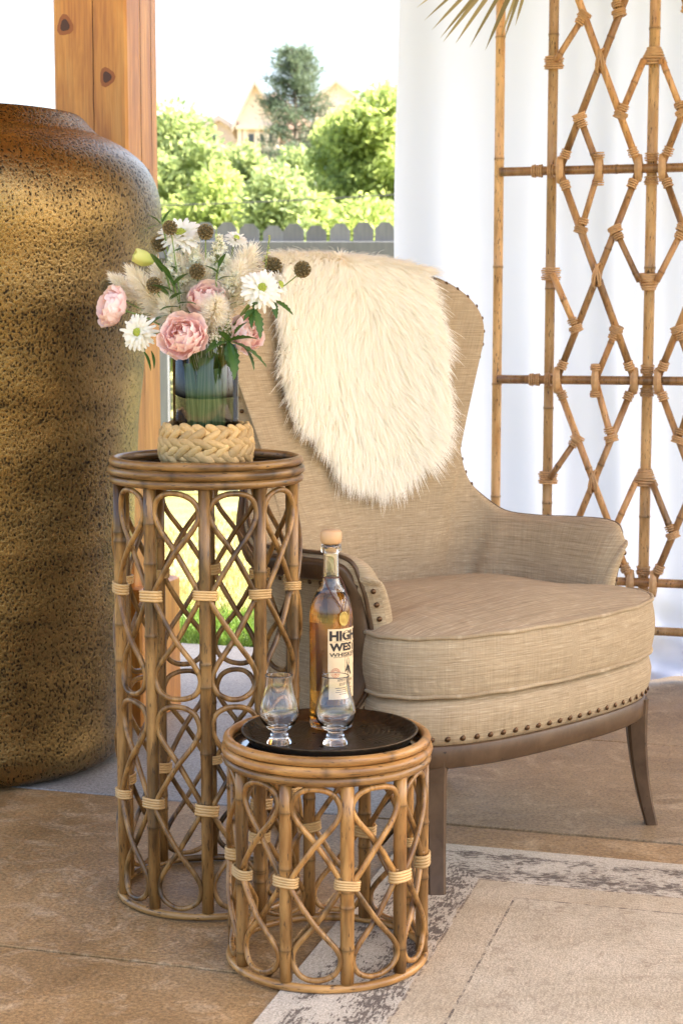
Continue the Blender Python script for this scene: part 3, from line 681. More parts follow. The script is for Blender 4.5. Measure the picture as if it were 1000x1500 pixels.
# ------------------------------------------------------------------ tray
top_z = SHORT.z + SHORT_H - 0.009
tz = SHORT.z + SHORT_H + 0.0005; tcx, tcy = SHORT.x + 0.004, SHORT.y + 0.006
tray = tag(mk('round_tray', lathe([(0.001, 0.0), (0.112, 0.0), (0.122, 0.004), (0.1335, 0.0165), (0.1365, 0.0175), (0.1375, 0.016), (0.126, 0.001), (0.114, -0.0035), (0.001, -0.0035)], 96), M['tray'], loc=(tcx, tcy, top_z + 0.0036), smooth=True),
           'dark hammered round metal tray resting on the low rattan stand', 'tray')
tray_z = top_z + 0.0036

# ------------------------------------------------------------------ bottle
bp = G(485, 1066, tray_z); BR = 0.0345
bot = thing('whiskey_bottle', 'corked amber whiskey bottle with cream label standing on the tray', 'bottle', (bp.x, bp.y, tray_z + 0.0004))
outer = [(0.001, 0.004), (0.022, 0.0035), (0.028, 0.0), (0.0325, 0.002), (BR, 0.007), (BR, 0.02), (BR, 0.168), (0.0335, 0.182), (0.029, 0.198), (0.0215, 0.212), (0.0155, 0.221), (0.0128, 0.232), (0.0122, 0.245), (0.0122, 0.268), (0.0155, 0.2685), (0.0162, 0.272), (0.0160, 0.279), (0.0150, 0.281)]
inner = [(0.0105, 0.281), (0.0100, 0.268), (0.0100, 0.233), (0.0130, 0.219), (0.0190, 0.210), (0.0265, 0.196), (0.0308, 0.181), (0.0316, 0.168), (0.0316, 0.014), (0.026, 0.0095), (0.001, 0.0085)]
o_ = catmull(outer[:7], 3); o2 = catmull(outer[6:15], 4)
mk('glass_body', lathe([tuple(a) for a in o_] + [tuple(a) for a in o2[1:]] + outer[15:] + inner, 64), M['glass'], bot, True)
liq = [(0.001, 0.0078), (0.0266, 0.0088), (0.0324, 0.0138), (0.0324, 0.168), (0.0316, 0.181), (0.0273, 0.1965), (0.0207, 0.2085), (0.001, 0.2085)]
mk('whiskey', lathe(liq, 64), M['whiskey'], bot, True)
ck = mk('cork', lathe([(0.001, 0.2815), (0.0140, 0.2815), (0.0165, 0.284), (0.0172, 0.291), (0.0168, 0.2985), (0.015, 0.3015), (0.001, 0.3020)], 40), M['cork'], bot, True)
mk('cork_plug', lathe([(0.001, 0.268), (0.0099, 0.268), (0.0099, 0.2813), (0.001, 0.2813)], 32), M['cork'], ck, True)
LBL_A = math.radians(-90 + 39)                                         # the label faces a little to the right of the camera
def wrap(x, z, r): A = LBL_A + x / BR; return (r * math.cos(A), r * math.sin(A), z)
def patch(x0, x1, z0, z1, r, nx=16, nz=2):
    V = [wrap(x0 + (x1 - x0) * i / (nx - 1), z0 + (z1 - z0) * j / (nz - 1), r) for i in range(nx) for j in range(nz)]
    return V, grid_faces(nx, nz)
LW, LZ0, LZ1 = 0.0285, 0.050, 0.157
lab = mk('label', patch(-LW, LW, LZ0, LZ1, BR + 0.00025, 24), M['label'], bot, True)
def wtext(txt, xc, zc, hgt, width, mat, bold=0.0, parent=None, r=BR + 0.0006, name='lettering'):
    cu = bpy.data.curves.new('txt', 'FONT'); cu.body = txt; cu.size = 1.0; cu.offset = bold; cu.resolution_u = 3; cu.align_x = 'CENTER'
    ob = bpy.data.objects.new('txt', cu); C.objects.link(ob); bpy.context.view_layer.update()
    me = ob.evaluated_get(bpy.context.evaluated_depsgraph_get()).to_mesh()
    V = np.array([v.co[:] for v in me.vertices]); Fc = [tuple(p.vertices) for p in me.polygons]
    bpy.data.objects.remove(ob); bpy.data.curves.remove(cu)
    lo, hi = V.min(0), V.max(0); V = (V - (lo + hi) / 2); V[:, 0] *= width / (hi[0] - lo[0]); V[:, 1] *= hgt / (hi[1] - lo[1])
    return mk(name, ([wrap(xc + a, zc + b, r) for a, b, _ in V], Fc), mat, parent)
wtext('HIGH', 0, 0.1465, 0.0155, 0.052, M['ink'], 0.05, lab); wtext('WEST', 0, 0.1295, 0.0125, 0.052, M['ink'], 0.05, lab); wtext('WHISKEY', 0, 0.1180, 0.0062, 0.052, M['ink'], 0.02, lab)
wtext('AMERICAN', 0.002, 0.0790, 0.0046, 0.030, M['ink'], 0.0, lab); wtext('BOURBON', 0.002, 0.0725, 0.0040, 0.022, M['ink'], 0.0, lab)
for k, (zz, ww) in enumerate(((0.0665, 0.034), (0.0635, 0.030), (0.0605, 0.033), (0.0575, 0.02))):
    mk('small_print', patch(-ww / 2, ww / 2, zz, zz + 0.0009, BR + 0.0006, 10), M['ink'], lab)
for zz in (0.1138, 0.1375): mk('rule', patch(-0.020, 0.020, zz, zz + 0.0005, BR + 0.0006, 10), M['ink'], lab)
mk('rule', patch(0.0, 0.0004, 0.088, 0.1138, BR + 0.0006, 2), M['ink'], lab)
def wring(xc, zc, r0, r1, mat, n=28):
    V = []
    for k in range(n):
        a = 2 * PI * k / n; V += [wrap(xc + r0 * math.cos(a), zc + r0 * math.sin(a), BR + 0.0006), wrap(xc + r1 * math.cos(a), zc + r1 * math.sin(a), BR + 0.0006)]
    mk('seal', (V, [(2 * k, 2 * k + 1, (2 * k + 3) % (2 * n), (2 * k + 2) % (2 * n)) for k in range(n)]), mat, lab)
wring(-0.0165, 0.0905, 0.0068, 0.0074, M['ink_red']); wring(-0.0165, 0.0905, 0.0040, 0.0046, M['ink_red']); wring(-0.0165, 0.0897, 0.0010, 0.0022, M['ink_red'], 14)
for k in range(14):
    a = 2 * PI * k / 14; mk('seal_mark', patch(-0.0165 + 0.0057 * math.cos(a) - 0.0005, -0.0165 + 0.0057 * math.cos(a) + 0.0005, 0.0905 + 0.0057 * math.sin(a) - 0.0005, 0.0905 + 0.0057 * math.sin(a) + 0.0005, BR + 0.0006, 2), M['ink_red'], lab)
# engraved animal with long horns, drawn as a few strokes
def stroke(P, w_):
    P = catmull(P, 4); V = []
    for k in range(len(P)):
        d = P[min(k + 1, len(P) - 1)] - P[max(k - 1, 0)]; d /= np.linalg.norm(d) + 1e-9; nn = np.array([-d[1], d[0]]); ww = w_ * (1 - 0.6 * k / len(P))
        V += [wrap(*(P[k] + nn * ww), BR + 0.0006), wrap(*(P[k] - nn * ww), BR + 0.0006)]
    return V, [(2 * k, 2 * k + 1, 2 * k + 3, 2 * k + 2) for k in range(len(P) - 1)]
ax_, az_ = 0.0050, 0.0905
st = [stroke([(ax_, az_ + 0.010), (ax_ - 0.001, az_ + 0.016), (ax_ + 0.001, az_ + 0.022)], 0.0007), stroke([(ax_ + 0.002, az_ + 0.010), (ax_ + 0.004, az_ + 0.015), (ax_ + 0.003, az_ + 0.021)], 0.0007),
      stroke([(ax_ + 0.001, az_ + 0.011), (ax_ - 0.002, az_ + 0.005), (ax_ - 0.004, az_ + 0.001)], 0.0016), stroke([(ax_ + 0.002, az_ + 0.009), (ax_ + 0.005, az_ + 0.002), (ax_ + 0.008, az_ - 0.004)], 0.0026), stroke([(ax_ - 0.001, az_ + 0.006), (ax_ + 0.001, az_), (ax_, az_ - 0.004)], 0.0012)]
mk('engraving', join(st), M['ink'], lab)
bot.scale = (1, 1, 1.055)
BA = LBL_A + PI
mk('back_label', ([((BR + 0.0003) * math.cos(BA + (k - 7.5) / 7.5 * 0.75), (BR + 0.0003) * math.sin(BA + (k - 7.5) / 7.5 * 0.75), z) for k in range(16) for z in (0.05, 0.157)], grid_faces(16, 2)), M['label'], bot, True)
# cord and medallion
a_m = LBL_A - math.radians(6); mr = BR + 0.0016
cm = [(0.0132, 0.230, -1.3), (0.0185, 0.2195, -0.9), (0.0275, 0.206, -0.45), (0.0330, 0.192, -0.15), (0.0355, 0.182, 0.0)]
P1 = [((r_ + 0.001) * math.cos(a_m + d_), (r_ + 0.001) * math.sin(a_m + d_), z) for r_, z, d_ in cm]; P2 = [((r_ + 0.001) * math.cos(a_m - d_), (r_ + 0.001) * math.sin(a_m - d_), z) for r_, z, d_ in cm]
mk('cord', join([tube(catmull(P1, 5), 0.0010, 6), tube(catmull(P2, 5), 0.0010, 6), tube([(0.0137 * math.cos(q), 0.0137 * math.sin(q), 0.231) for q in np.linspace(0, 2 * PI, 25)[:-1]], 0.001, 6, True)]), M['cord'], bot, True)
Rm = Matrix.Rotation(a_m - 0.0, 4, 'Z') @ Matrix.Rotation(PI / 2, 4, 'Y')
V, Fc = lathe([(0.0005, 0), (0.0088, 0), (0.0092, 0.0006), (0.0086, 0.0012), (0.0072, 0.0009), (0.0068, 0.0007), (0.0042, 0.0011), (0.0005, 0.0014)], 32)
V = V * np.array([1.25, 0.95, 1]); md = mk('medallion', (V, Fc), M['medal'], bot, True); md.matrix_local = Matrix.Translation((mr * math.cos(a_m), mr * math.sin(a_m), 0.172)) @ Rm

# ------------------------------------------------------------------ tasting glasses
def tasting_glass(px, py, label):
    p = G(px, py, tray_z)
    g = thing('tasting_glass', label, 'glass', (p.x, p.y, tray_z + 0.0004), 0, 'tasting glasses on the tray')
    o = catmull([(0.0005, 0.0), (0.0175, 0.0), (0.0195, 0.003), (0.0175, 0.010), (0.0128, 0.018), (0.0125, 0.0215), (0.019, 0.0265), (0.0285, 0.038), (0.0325, 0.051), (0.0305, 0.067), (0.0252, 0.084), (0.0222, 0.100), (0.0222, 0.1125)], 5)
    i = catmull([(0.0210, 0.1128), (0.0209, 0.100), (0.0238, 0.084), (0.0290, 0.067), (0.0309, 0.051), (0.0268, 0.0395), (0.017, 0.0305), (0.0005, 0.0275)], 5)
    mk('goblet', lathe([tuple(a) for a in o] + [tuple(a) for a in i], 56), M['glass'], g, True); g.scale = (0.96,) * 3
tasting_glass(409, 1090, 'empty clear tulip tasting glass standing on the tray away from the bottle')
tasting_glass(491, 1091, 'empty clear tulip tasting glass standing before the whiskey bottle')

# ------------------------------------------------------------------ armchair
CA = math.radians(43.0); CO = Vector((0.390, 3.035, 0))
chair = thing('barrel_armchair', 'beige linen barrel armchair with brass nail trim and brown wood frame', 'armchair', CO, CA)
def c2w(p): 
    x, y, z = p; return (CO.x + x * math.cos(CA) - y * math.sin(CA), CO.y + x * math.sin(CA) + y * math.cos(CA), z)
rim = [(.348, .108, .550), (.350, .132, .577), (.351, .18, .586), (.350, .26, .584), (.340, .36, .580), (.322, .43, .590), (.298, .478, .640), (.286, .500, .715), (.296, .508, .800), (.328, .506, .880), (.358, .505, .945), (.362, .510, 1.000), (.340, .525, 1.040), (.290, .548, 1.072), (.20, .585, 1.098), (.10, .612, 1.109), (0, .622, 1.112)]
bot_ = [(.333, .168), (.334, .182), (.335, .215), (.333, .27), (.322, .34), (.300, .395), (.255, .442), (.215, .463), (.180, .475), (.150, .483), (.122, .488), (.100, .492), (.080, .495), (.060, .498), (.040, .500), (.020, .501), (0, .502)]
SUBD = 5
rimc = catmull(rim + [(-x, y, z) for x, y, z in rim[-2::-1]], SUBD); botc = catmull([(x, y, .30) for x, y in bot_] + [(-x, y, .30) for x, y in bot_[-2::-1]], SUBD)
NS, NR = len(rimc), 40
inn = np.empty((NS, NR, 3))
for i in range(NS):
    a, b = botc[i], rimc[i]; tall = min(1, max(0, (b[2] - 0.6) / 0.45))
    for j in range(NR):
        q = j / (NR - 1); p = a + (b - a) * q
        hd = np.array([p[0], p[1] - 0.12, 0]); hd /= np.linalg.norm(hd) + 1e-9
        bul = (1 - tall) * 0.018 * math.sin(PI * min(1, q * 1.0)) + 0.034 * (1 - min(1, max(0, (min(i, NS - 1 - i) - (32 - 8 * q)) / 2.2))) * math.sin(PI * min(1, 0.10 + q * 0.90)) ** 0.6 + tall * (0.016 * math.sin(PI * q) * (1 - 0.5 * q) + 0.022 * math.sin(PI * min(1, q / 0.55)) ** 2)
        inn[i, j] = p - hd * bul
du = np.gradient(inn, axis=0); dv = np.gradient(inn, axis=1); nr = np.cross(du, dv); nr /= np.linalg.norm(nr, axis=2)[..., None] + 1e-12
ctr = np.array([0, .15, .6]); sg = np.sign(((inn - ctr) * nr * [1, 1, 0]).sum(2)); nr *= sg[..., None]     # outward
for _ in range(6):
    nr[1:-1] = (nr[:-2] + 2 * nr[1:-1] + nr[2:]) / 4; nr /= np.linalg.norm(nr, axis=2)[..., None]
sidx = np.concatenate([[0], np.cumsum(np.linalg.norm(np.diff(rimc * [1, 1, 1], axis=0), axis=1))])
rtg = np.gradient(rimc, axis=0); rtg /= np.linalg.norm(rtg, axis=1)[:, None]
def sstep(x, a, b): x = min(1, max(0, (x - a) / (b - a))); return x * x * (3 - 2 * x)
wst = np.array([sstep(rimc[i][2], .575, .70) for i in range(NS)])
out = np.empty_like(inn); nb = np.empty_like(inn)
for i in range(NS):
    for j in range(NR):
        q = j / (NR - 1); nh = nr[i, j] * [1, 1, 0.3]; nh /= np.linalg.norm(nh); w_ = wst[i] * sstep(q, .25, .8)
        nh = nh * (1 - w_) + np.array([0, 1.0, 0.05]) * w_; nh /= np.linalg.norm(nh); nb[i, j] = nh
        out[i, j] = inn[i, j] + nh * (0.058 - 0.016 * q ** 3)
# in-surface direction pointing off the rim, perpendicular to it
eo = np.empty((NS, 3))
for i in range(NS):
    b = rimc[i]; k = sstep(b[2], .575, .66); tgt = np.array([b[0], b[1], 0.3]) * (1 - k) + np.array([0, 0.58, 0.82]) * k
    e = b - tgt; e -= rtg[i] * np.dot(e, rtg[i]); e -= nb[i, -1] * np.dot(e, nb[i, -1]); eo[i] = e / np.linalg.norm(e)
for _ in range(3): eo[1:-1] = (eo[:-2] + 2 * eo[1:-1] + eo[2:]) / 4
eo /= np.linalg.norm(eo, axis=1)[:, None]
sec = []; LIPK = (0.12, 0.3, 0.5, 0.7, 0.88)
for i in range(NS):
    a, b = inn[i, -1], out[i, -1]
    lip = [a + (b - a) * k + eo[i] * 0.013 * math.sin(PI * k) for k in LIPK]
    lowo = out[i, 0].copy(); lowo[2] = .262
    sec.append(np.concatenate([inn[i], lip, out[i, ::-1], [lowo]]))
sec = np.array(sec); NSEC = sec.shape[1]
arcb = np.concatenate([[0], np.cumsum(np.linalg.norm(np.diff(inn[:, NR // 2], axis=0), axis=1))])
uvs = np.stack([np.repeat(arcb[:, None], NSEC, 1), sec[..., 2]], -1)
uvs[:, NR:NR + 5, 1] += 0.02
Fs = grid_faces(NS, NSEC)
shell = mk('shell', (sec.reshape(-1, 3), [tuple(reversed(f)) for f in Fs]), M['linen'], chair, True, uv=uvs.reshape(-1, 2))
# rounded pad that closes each arm front
fwds = {}
for i in (0, NS - 1):
    e = 1 if i == 0 else NS - 2; fwd = (inn[i] - inn[e]).mean(0); fwd[2] = 0; fwd /= np.linalg.norm(fwd); fwds[i] = fwd
    loop = sec[i][:-1]; mids = [(inn[i, j] + out[i, j]) / 2 for j in range(NR)]; tc_ = mids[-1] - eo[i] * 0.012
    cl_ = mids[:-2] + [tc_] * 2 + [tc_] * 5 + [tc_] * 2 + mids[:-2][::-1]; P, uvp = [], []
    for ph_ in np.linspace(0, PI / 2, 7):
        for p, c_ in zip(loop, cl_): P.append(c_ + (p - c_) * math.cos(ph_) + fwd * 0.022 * math.sin(ph_)); uvp.append((ph_ * 0.03, p[2]))
    mk('arm_front', (P, grid_faces(7, len(loop))), M['linen'], chair, True, uv=uvp)
# wood frame band: up one arm front, along the whole rim on the outer face, down the other arm front
W_B, T_B = 0.030, 0.013
ra, rb, rn_ = [], [], []
def post_rows(i):
    e = 4 if i == 0 else NS - 5; rows_ = []
    for j in range(0, NR - 4):
        q = j / (NR - 1); o0 = out[i, j]; bk_ = out[e, j] - out[i, j]; bk_[2] = 0; bk_ /= np.linalg.norm(bk_); nn = nr[i, j] * [1, 1, 0.0]; nn /= np.linalg.norm(nn)
        rows_.append((o0 - bk_ * 0.010, o0 + bk_ * (0.030 + 0.012 * (1 - q)), nn))
    return rows_
rim_rows = []
for i in range(3, NS - 3):
    b = out[i, -1]; k = sstep(b[2], .60, .70); wb = W_B * (1 - k) + 0.014 * k; nn = nb[i, -1]
    rim_rows.append((b + eo[i] * 0.007, b - eo[i] * wb, nn))
allr = post_rows(0) + rim_rows + post_rows(NS - 1)[::-1]
V = []
for a, b, nn in allr: V += [a - nn * 0.004, a + nn * T_B * 0.7, a * 0.85 + b * 0.15 + nn * T_B, a * 0.15 + b * 0.85 + nn * T_B, b + nn * T_B * 0.7, b - nn * 0.004]
n_ = len(allr); mk('frame_band', (V, grid_faces(n_, 6) + [(i * 6, i * 6 + 5, (i + 1) * 6 + 5, (i + 1) * 6) for i in range(n_ - 1)] + [tuple(range(6)), tuple((n_ - 1) * 6 + k for k in range(5, -1, -1))]), M['chair_wood'], chair, True)
ri = {i: rim_rows[i - 3][0] for i in range(3, NS - 3)}; ro = {i: rim_rows[i - 3][1] for i in range(3, NS - 3)}; rn = {i: rim_rows[i - 3][2] for i in range(3, NS - 3)}
def front_pt(i, j, ph_, k): m_ = (inn[i, j] + out[i, j]) / 2; return m_ + (out[i, j] - m_) * math.cos(ph_) * k + fwds[i] * 0.022 * math.sin(ph_)
tp = [front_pt(0, j, .55, 1) for j in range(0, NR - 3, 3)] + [out[i, -1] * 0.62 + inn[i, -1] * 0.38 + eo[i] * 0.0115 for i in range(3, NS - 3)] + [front_pt(NS - 1, j, .55, 1) for j in range(0, NR - 3, 3)][::-1]
mk('edge_trim', tube(tp, 0.0042, 8), M['chair_wood'], chair, True)
# nails
nm_ = mesh_data('nail_head', *lathe([(0.0052, 0.0), (0.0048, 0.0018), (0.0032, 0.0034), (0.0004, 0.0040)], 10, True), M['nail'], True)
def nail(p, nrm_, s=1.0):
    o = link('nail_head', nm_, chair); o.matrix_local = Matrix.Translation(Vector(p)) @ frame_to(nrm_).to_4x4() @ Matrix.Scale(s, 4)
def along(P, step):
    P = np.asarray(P); L = np.concatenate([[0], np.cumsum(np.linalg.norm(np.diff(P, axis=0), axis=1))]); r_ = []
    for s_ in np.arange(step / 2, L[-1], step):
        k = min(np.searchsorted(L, s_) - 1, len(P) - 2); k = max(k, 0); f_ = (s_ - L[k]) / (L[k + 1] - L[k] + 1e-9); r_.append((k, f_, P[k] + (P[k + 1] - P[k]) * f_))
    return r_
lipP = np.array([inn[i, -1] * 0.80 + out[i, -1] * 0.20 + eo[i] * 0.0078 for i in range(NS)])
for k, f_, p in along(lipP, 0.029):
    if rimc[k][2] > 0.62: nail(p, eo[k] * 0.65 - nb[k, -1] * 0.75, 0.85)
for i in (0, NS - 1):                                                 # down the pad of each arm front
    P = [front_pt(i, j, 1.15, 1) for j in range(NR - 2)]
    for k, f_, p in along(P, 0.028): nail(p, fwds[i] * 0.8 + (out[i, k] - inn[i, k]) * 8, 1.0)
for lo, hi in ((8, 40), (NS - 41, NS - 9)):                            # on the outer arm panel just inside the frame
    P = [ro[i] + (ro[i] - ri[i]) * 0.28 for i in range(lo, hi)]
    for k, f_, p in along(P, 0.030):
        if ri[lo + k][2] < 0.64: nail(p, rn[lo + k], 0.9)
for i in (0, NS - 1):
    e = 4 if i == 0 else NS - 5; P = []
    for j in range(2, NR - 6): bk = out[e, j] - out[i, j]; bk /= np.linalg.norm(bk); P.append(out[i, j] + bk * (0.056 + 0.006 * (1 - j / NR)))
    for k, f_, p in along(P, 0.030): nail(p, nr[i, k], 0.9)

# seat outline (local): D with a bowed front
half_o = [(0, -.052), (.10, -.048), (.20, -.035), (.285, -.008), (.340, .036), (.362, .085), (.352, .132), (.322, .165), (.305, .24), (.300, .31), (.282, .38), (.235, .44), (.16, .478), (.08, .494), (0, .498)]
outl = half_o + [(-x, y) for x, y in half_o[-2:0:-1]]
oc = catmull([(x, y, 0) for x, y in outl], 6, True)[:, :2]
NO = len(oc); cen = np.array([0, .18])
def ringed(prof):
    """prof: list of (inset scale towards centre, offset outward, z function)"""
    V, uv = [], []
    for sc_, of, zf in prof:
        for k in range(NO):
            d = oc[k] - cen; L = np.linalg.norm(d); p = cen + d * sc_ + d / L * of; V.append((p[0], p[1], zf(p, sc_))); 
    return np.array(V)
CZ0, CZ1 = .347, .455
def crown(p, s_): return CZ1 + 0.034 * (1 - s_ ** 2.6) 
prof_c = [(0.0, 0, crown)] + [(s_, 0, crown) for s_ in (0.15, 0.3, 0.45, 0.6, 0.72, 0.82, 0.9, 0.96)] + [(1, -0.004, lambda p, s_: CZ1 + 0.003), (1, 0.0, lambda p, s_: CZ1 - 0.001)] + \
         [(1, 0.009 * math.sin(PI * q), (lambda q: (lambda p, s_: CZ1 - (CZ1 - CZ0) * q))(q)) for q in (0.1, 0.25, 0.4, 0.55, 0.7, 0.85, 0.95)] + [(1, -0.003, lambda p, s_: CZ0), (0.8, 0, lambda p, s_: CZ0 - 0.004), (0, 0, lambda p, s_: CZ0 - 0.004)]
Vc = ringed(prof_c); 
# slight wrinkles and sag
Vc[:, 2] += 0.0035 * np.sin(Vc[:, 0] * 19 + 1.0) * np.sin(Vc[:, 1] * 14) * (Vc[:, 2] > CZ1 + 0.004)
arc = np.concatenate([[0], np.cumsum(np.linalg.norm(np.diff(oc, axis=0), axis=1))]); uvc = []
for k, (sc_, of, zf) in enumerate(prof_c):
    for q in range(NO):
        p = Vc[k * NO + q]; uvc.append((p[0] * .7, p[1] * .55) if k <= 9 else (arc[q], p[2]))
Fc = []
for k in range(len(prof_c) - 1):
    for q in range(NO): Fc.append((k * NO + q, (k + 1) * NO + q, (k + 1) * NO + (q + 1) % NO, k * NO + (q + 1) % NO))
cush = mk('seat_cushion', (Vc, [tuple(reversed(f)) for f in Fc]), M['linen'], chair, True, uv=uvc)
for zz, of in ((CZ1, 0.0015), (CZ0 + 0.004, 0.001)):
    P = []
    for k in range(NO): d = oc[k] - cen; p = oc[k] + d / np.linalg.norm(d) * of; P.append((p[0], p[1], zz + 0.0008 * math.sin(k * 0.9)))
    vf = tube(P, 0.0040, 8, True); mk('piping', vf, M['linen'], cush, True, uv=np.stack([np.repeat(np.arange(NO) * 0.01, 8), np.zeros(NO * 8)], -1))
def seat_band(name, prof, mat, ins=0.0):
    V, uv = [], []
    for of, z in prof:
        for k in range(NO): d = oc[k] - cen; p = oc[k] + d / np.linalg.norm(d) * (of + ins); V.append((p[0], p[1], z)); uv.append((arc[k], z))
    Fc = []
    for k in range(len(prof) - 1):
        for q in range(NO): Fc.append((k * NO + q, k * NO + (q + 1) % NO, (k + 1) * NO + (q + 1) % NO, (k + 1) * NO + q))
    Fc += [tuple(range(NO - 1, -1, -1)), tuple((len(prof) - 1) * NO + q for q in range(NO))]
    return mk(name, (V, Fc), mat, chair, True, uv=uv)
seat_band('seat_deck', [(-.012, .262), (-.008, .270), (.001, .29), (.003, .315), (-.002, .335), (-.014, .3465), (-.03, .3475)], M['linen'])
seat_band('apron', [(-.030, .2205), (-.014, .2195), (-.010, .223), (-.009, .242), (-.009, .258), (-.012, .2615), (-.03, .2618)], M['chair_wood'])
front = [k for k in range(NO) if oc[k][1] < 0.14]
ordr = sorted(front, key=lambda k: oc[k][0]); P = []
for k in ordr: d = oc[k] - cen; d /= np.linalg.norm(d); P.append((*(oc[k] - d * 0.0065), 0.2745))
for k, f_, p in along(P, 0.0285): d = oc[ordr[k]] - cen; nail(p, (d[0], d[1], 0.05), 1.15)
# legs
def leg(bx, by, tx, ty, wt, wb, zt=.262, rz=0.0):
    V = []; zs = np.linspace(0, 1, 9)
    for q in zs:
        cx = bx + (tx - bx) * (1 - (1 - q) ** 2.2); cy = by + (ty - by) * (1 - (1 - q) ** 2.2); wd = (wb + (wt - wb) * q ** 1.2) / 2; c_ = wd * 0.72
        for a, b in ((-wd, -c_), (-c_, -wd), (c_, -wd), (wd, -c_), (wd, c_), (c_, wd), (-c_, wd), (-wd, c_)):
            V.append((cx + a * math.cos(rz) - b * math.sin(rz), cy + a * math.sin(rz) + b * math.cos(rz), q * zt))
    Fc = [(k * 8 + i, k * 8 + (i + 1) % 8, k * 8 + 8 + (i + 1) % 8, k * 8 + 8 + i) for k in range(8) for i in range(8)] + [tuple(range(7, -1, -1)), tuple(range(64, 72))]
    return mk('leg', (V, Fc), M['chair_wood'], chair)
leg(-.306, .000, -.283, .026, .040, .032, .255, -CA).location.z = RUG_T; leg(.306, -.006, .286, .022, .044, .024, .255, -CA)
leg(-.24, .52, -.20, .44, .042, .028); leg(.24, .52, .20, .44, .042, .028)

# ------------------------------------------------------------------ sheepskin over the chair back
def inpoly(x, y, P):
    c_ = False; n_ = len(P)
    for k in range(n_):
        (x1, y1), (x2, y2) = P[k], P[(k + 1) % n_]
        if (y1 > y) != (y2 > y) and x < (x2 - x1) * (y - y1) / (y2 - y1) + x1: c_ = not c_
    return c_
POLY = [(410, 300), (636, 300), (624, 380), (620, 430), (632, 480), (638, 540), (646, 590), (630, 640), (600, 676), (580, 700), (524, 702), (494, 680), (464, 636), (428, 598), (408, 545), (410, 490), (402, 440), (408, 390)]
def allowed(i, j, p):
    px, py = project(c2w(p))
    if j < NR: return inpoly(px, py, POLY)
    rp = project(c2w(rimc[int(round(i))]))[0]
    if rimc[int(round(i))][2] < 1.03 or not 405 < rp < 642: return False
    return j < NR + 5 + 9
grid_n = np.cross(np.gradient(sec, axis=0), np.gradient(sec, axis=1)); grid_n /= np.linalg.norm(grid_n, axis=2)[..., None] + 1e-12
mc = sec[NS // 2, NR // 2]; 
if np.dot(grid_n[NS // 2, NR // 2], [0, -1, 0]) < 0: grid_n = -grid_n
skin = thing('sheepskin', 'fluffy cream sheepskin draped over the back of the armchair', 'sheepskin', c2w((0, .62, 1.13)))
so = np.array(skin.location)
def W(p): return np.array(c2w(p)) - so
rotM = np.array([[math.cos(CA), -math.sin(CA), 0], [math.sin(CA), math.cos(CA), 0], [0, 0, 1]])
cells = []; hv, hf, idx = [], [], {}
JM = NR + 15
for i in range(NS - 1):
    for j in range(JM - 1):
        mid_ = sec[i:i + 2, j:j + 2].mean((0, 1))
        if allowed(i + 0.5, j, mid_):
            cells.append((i, j)); q = []
            for (a, b) in ((i, j), (i, j + 1), (i + 1, j + 1), (i + 1, j)):
                if (a, b) not in idx: idx[(a, b)] = len(hv); hv.append(W(sec[a, b] + grid_n[a, b] * 0.006))
                q.append(idx[(a, b)])
            hf.append(tuple(q))
cset = set(cells)
hf = [f for f, (i, j) in zip(hf, cells) if all((i + a, j + b) in cset for a in (-2, -1, 0, 1, 2) for b in (-1, 0, 1))]
used_v = sorted(set(k for f in hf for k in f)); remap = {k: n_ for n_, k in enumerate(used_v)}
mk('hide', ([hv[k] for k in used_v], [tuple(remap[k] for k in f) for f in hf]), M['hide'], skin, True)
ar = np.array([np.linalg.norm(np.cross(sec[i + 1, j] - sec[i, j], sec[i, j + 1] - sec[i, j])) for i, j in cells])
NF = 150000
r = np.random.default_rng(77); pick = r.choice(len(cells), NF, p=ar / ar.sum()); uu, vv2 = r.random(NF), r.random(NF)
ci = np.array([c_[0] for c_ in cells])[pick]; cj = np.array([c_[1] for c_ in cells])[pick]
def bil(A): return (A[ci, cj].T * (1 - uu) * (1 - vv2) + A[ci + 1, cj].T * uu * (1 - vv2) + A[ci, cj + 1].T * (1 - uu) * vv2 + A[ci + 1, cj + 1].T * uu * vv2).T
root = bil(sec) @ rotM.T + np.array(CO); nrm_f = bil(grid_n) @ rotM.T; nrm_f /= np.linalg.norm(nrm_f, axis=1)[:, None]
root = root + nrm_f * 0.006
keep = np.array([cj[k] >= NR - 1 or inpoly(*project(root[k]), POLY) for k in range(NF)])
root, nrm_f = root[keep], nrm_f[keep]; NF = len(root)
cpt = min((np.array(c2w(sec[i, j])) for i in range(NS) for j in range(NR)), key=lambda p: (project(p)[0] - 520) ** 2 + (project(p)[1] - 465) ** 2)
fl = root - cpt; dist = np.linalg.norm(fl, axis=1)[:, None]; fl = fl / (dist + 1e-6) * np.minimum(dist / 0.13, 1.0); fl[:, 2] = fl[:, 2] * 0.25 - 0.75; 
sw = np.stack([np.sin(root[:, 2] * 23 + root[:, 0] * 17), np.zeros(NF), np.cos(root[:, 0] * 29 + root[:, 2] * 11)], 1); fl = fl + sw * 0.38
fl -= nrm_f * (fl * nrm_f).sum(1)[:, None]; fl /= np.linalg.norm(fl, axis=1)[:, None] + 1e-9
Lf = 0.060 * r.uniform(0.5, 1.3, NF)[:, None] * (1 - 0.45 * np.clip((root[:, 2:3] - 1.06) / 0.05, 0, 1))
jit = r.normal(0, 0.17, (NF, 3))
ncl = 3400; cidx = r.choice(NF, ncl, replace=False); near = np.empty(NF, int)
for k in range(0, NF, 4000): near[k:k + 4000] = ((root[k:k + 4000, None] - root[cidx][None]) ** 2).sum(2).argmin(1)
cl = cidx[near]; cdir = r.normal(0, 0.14, (ncl, 3))[near]; cdir -= nrm_f * (cdir * nrm_f).sum(1)[:, None]; jit = jit + cdir
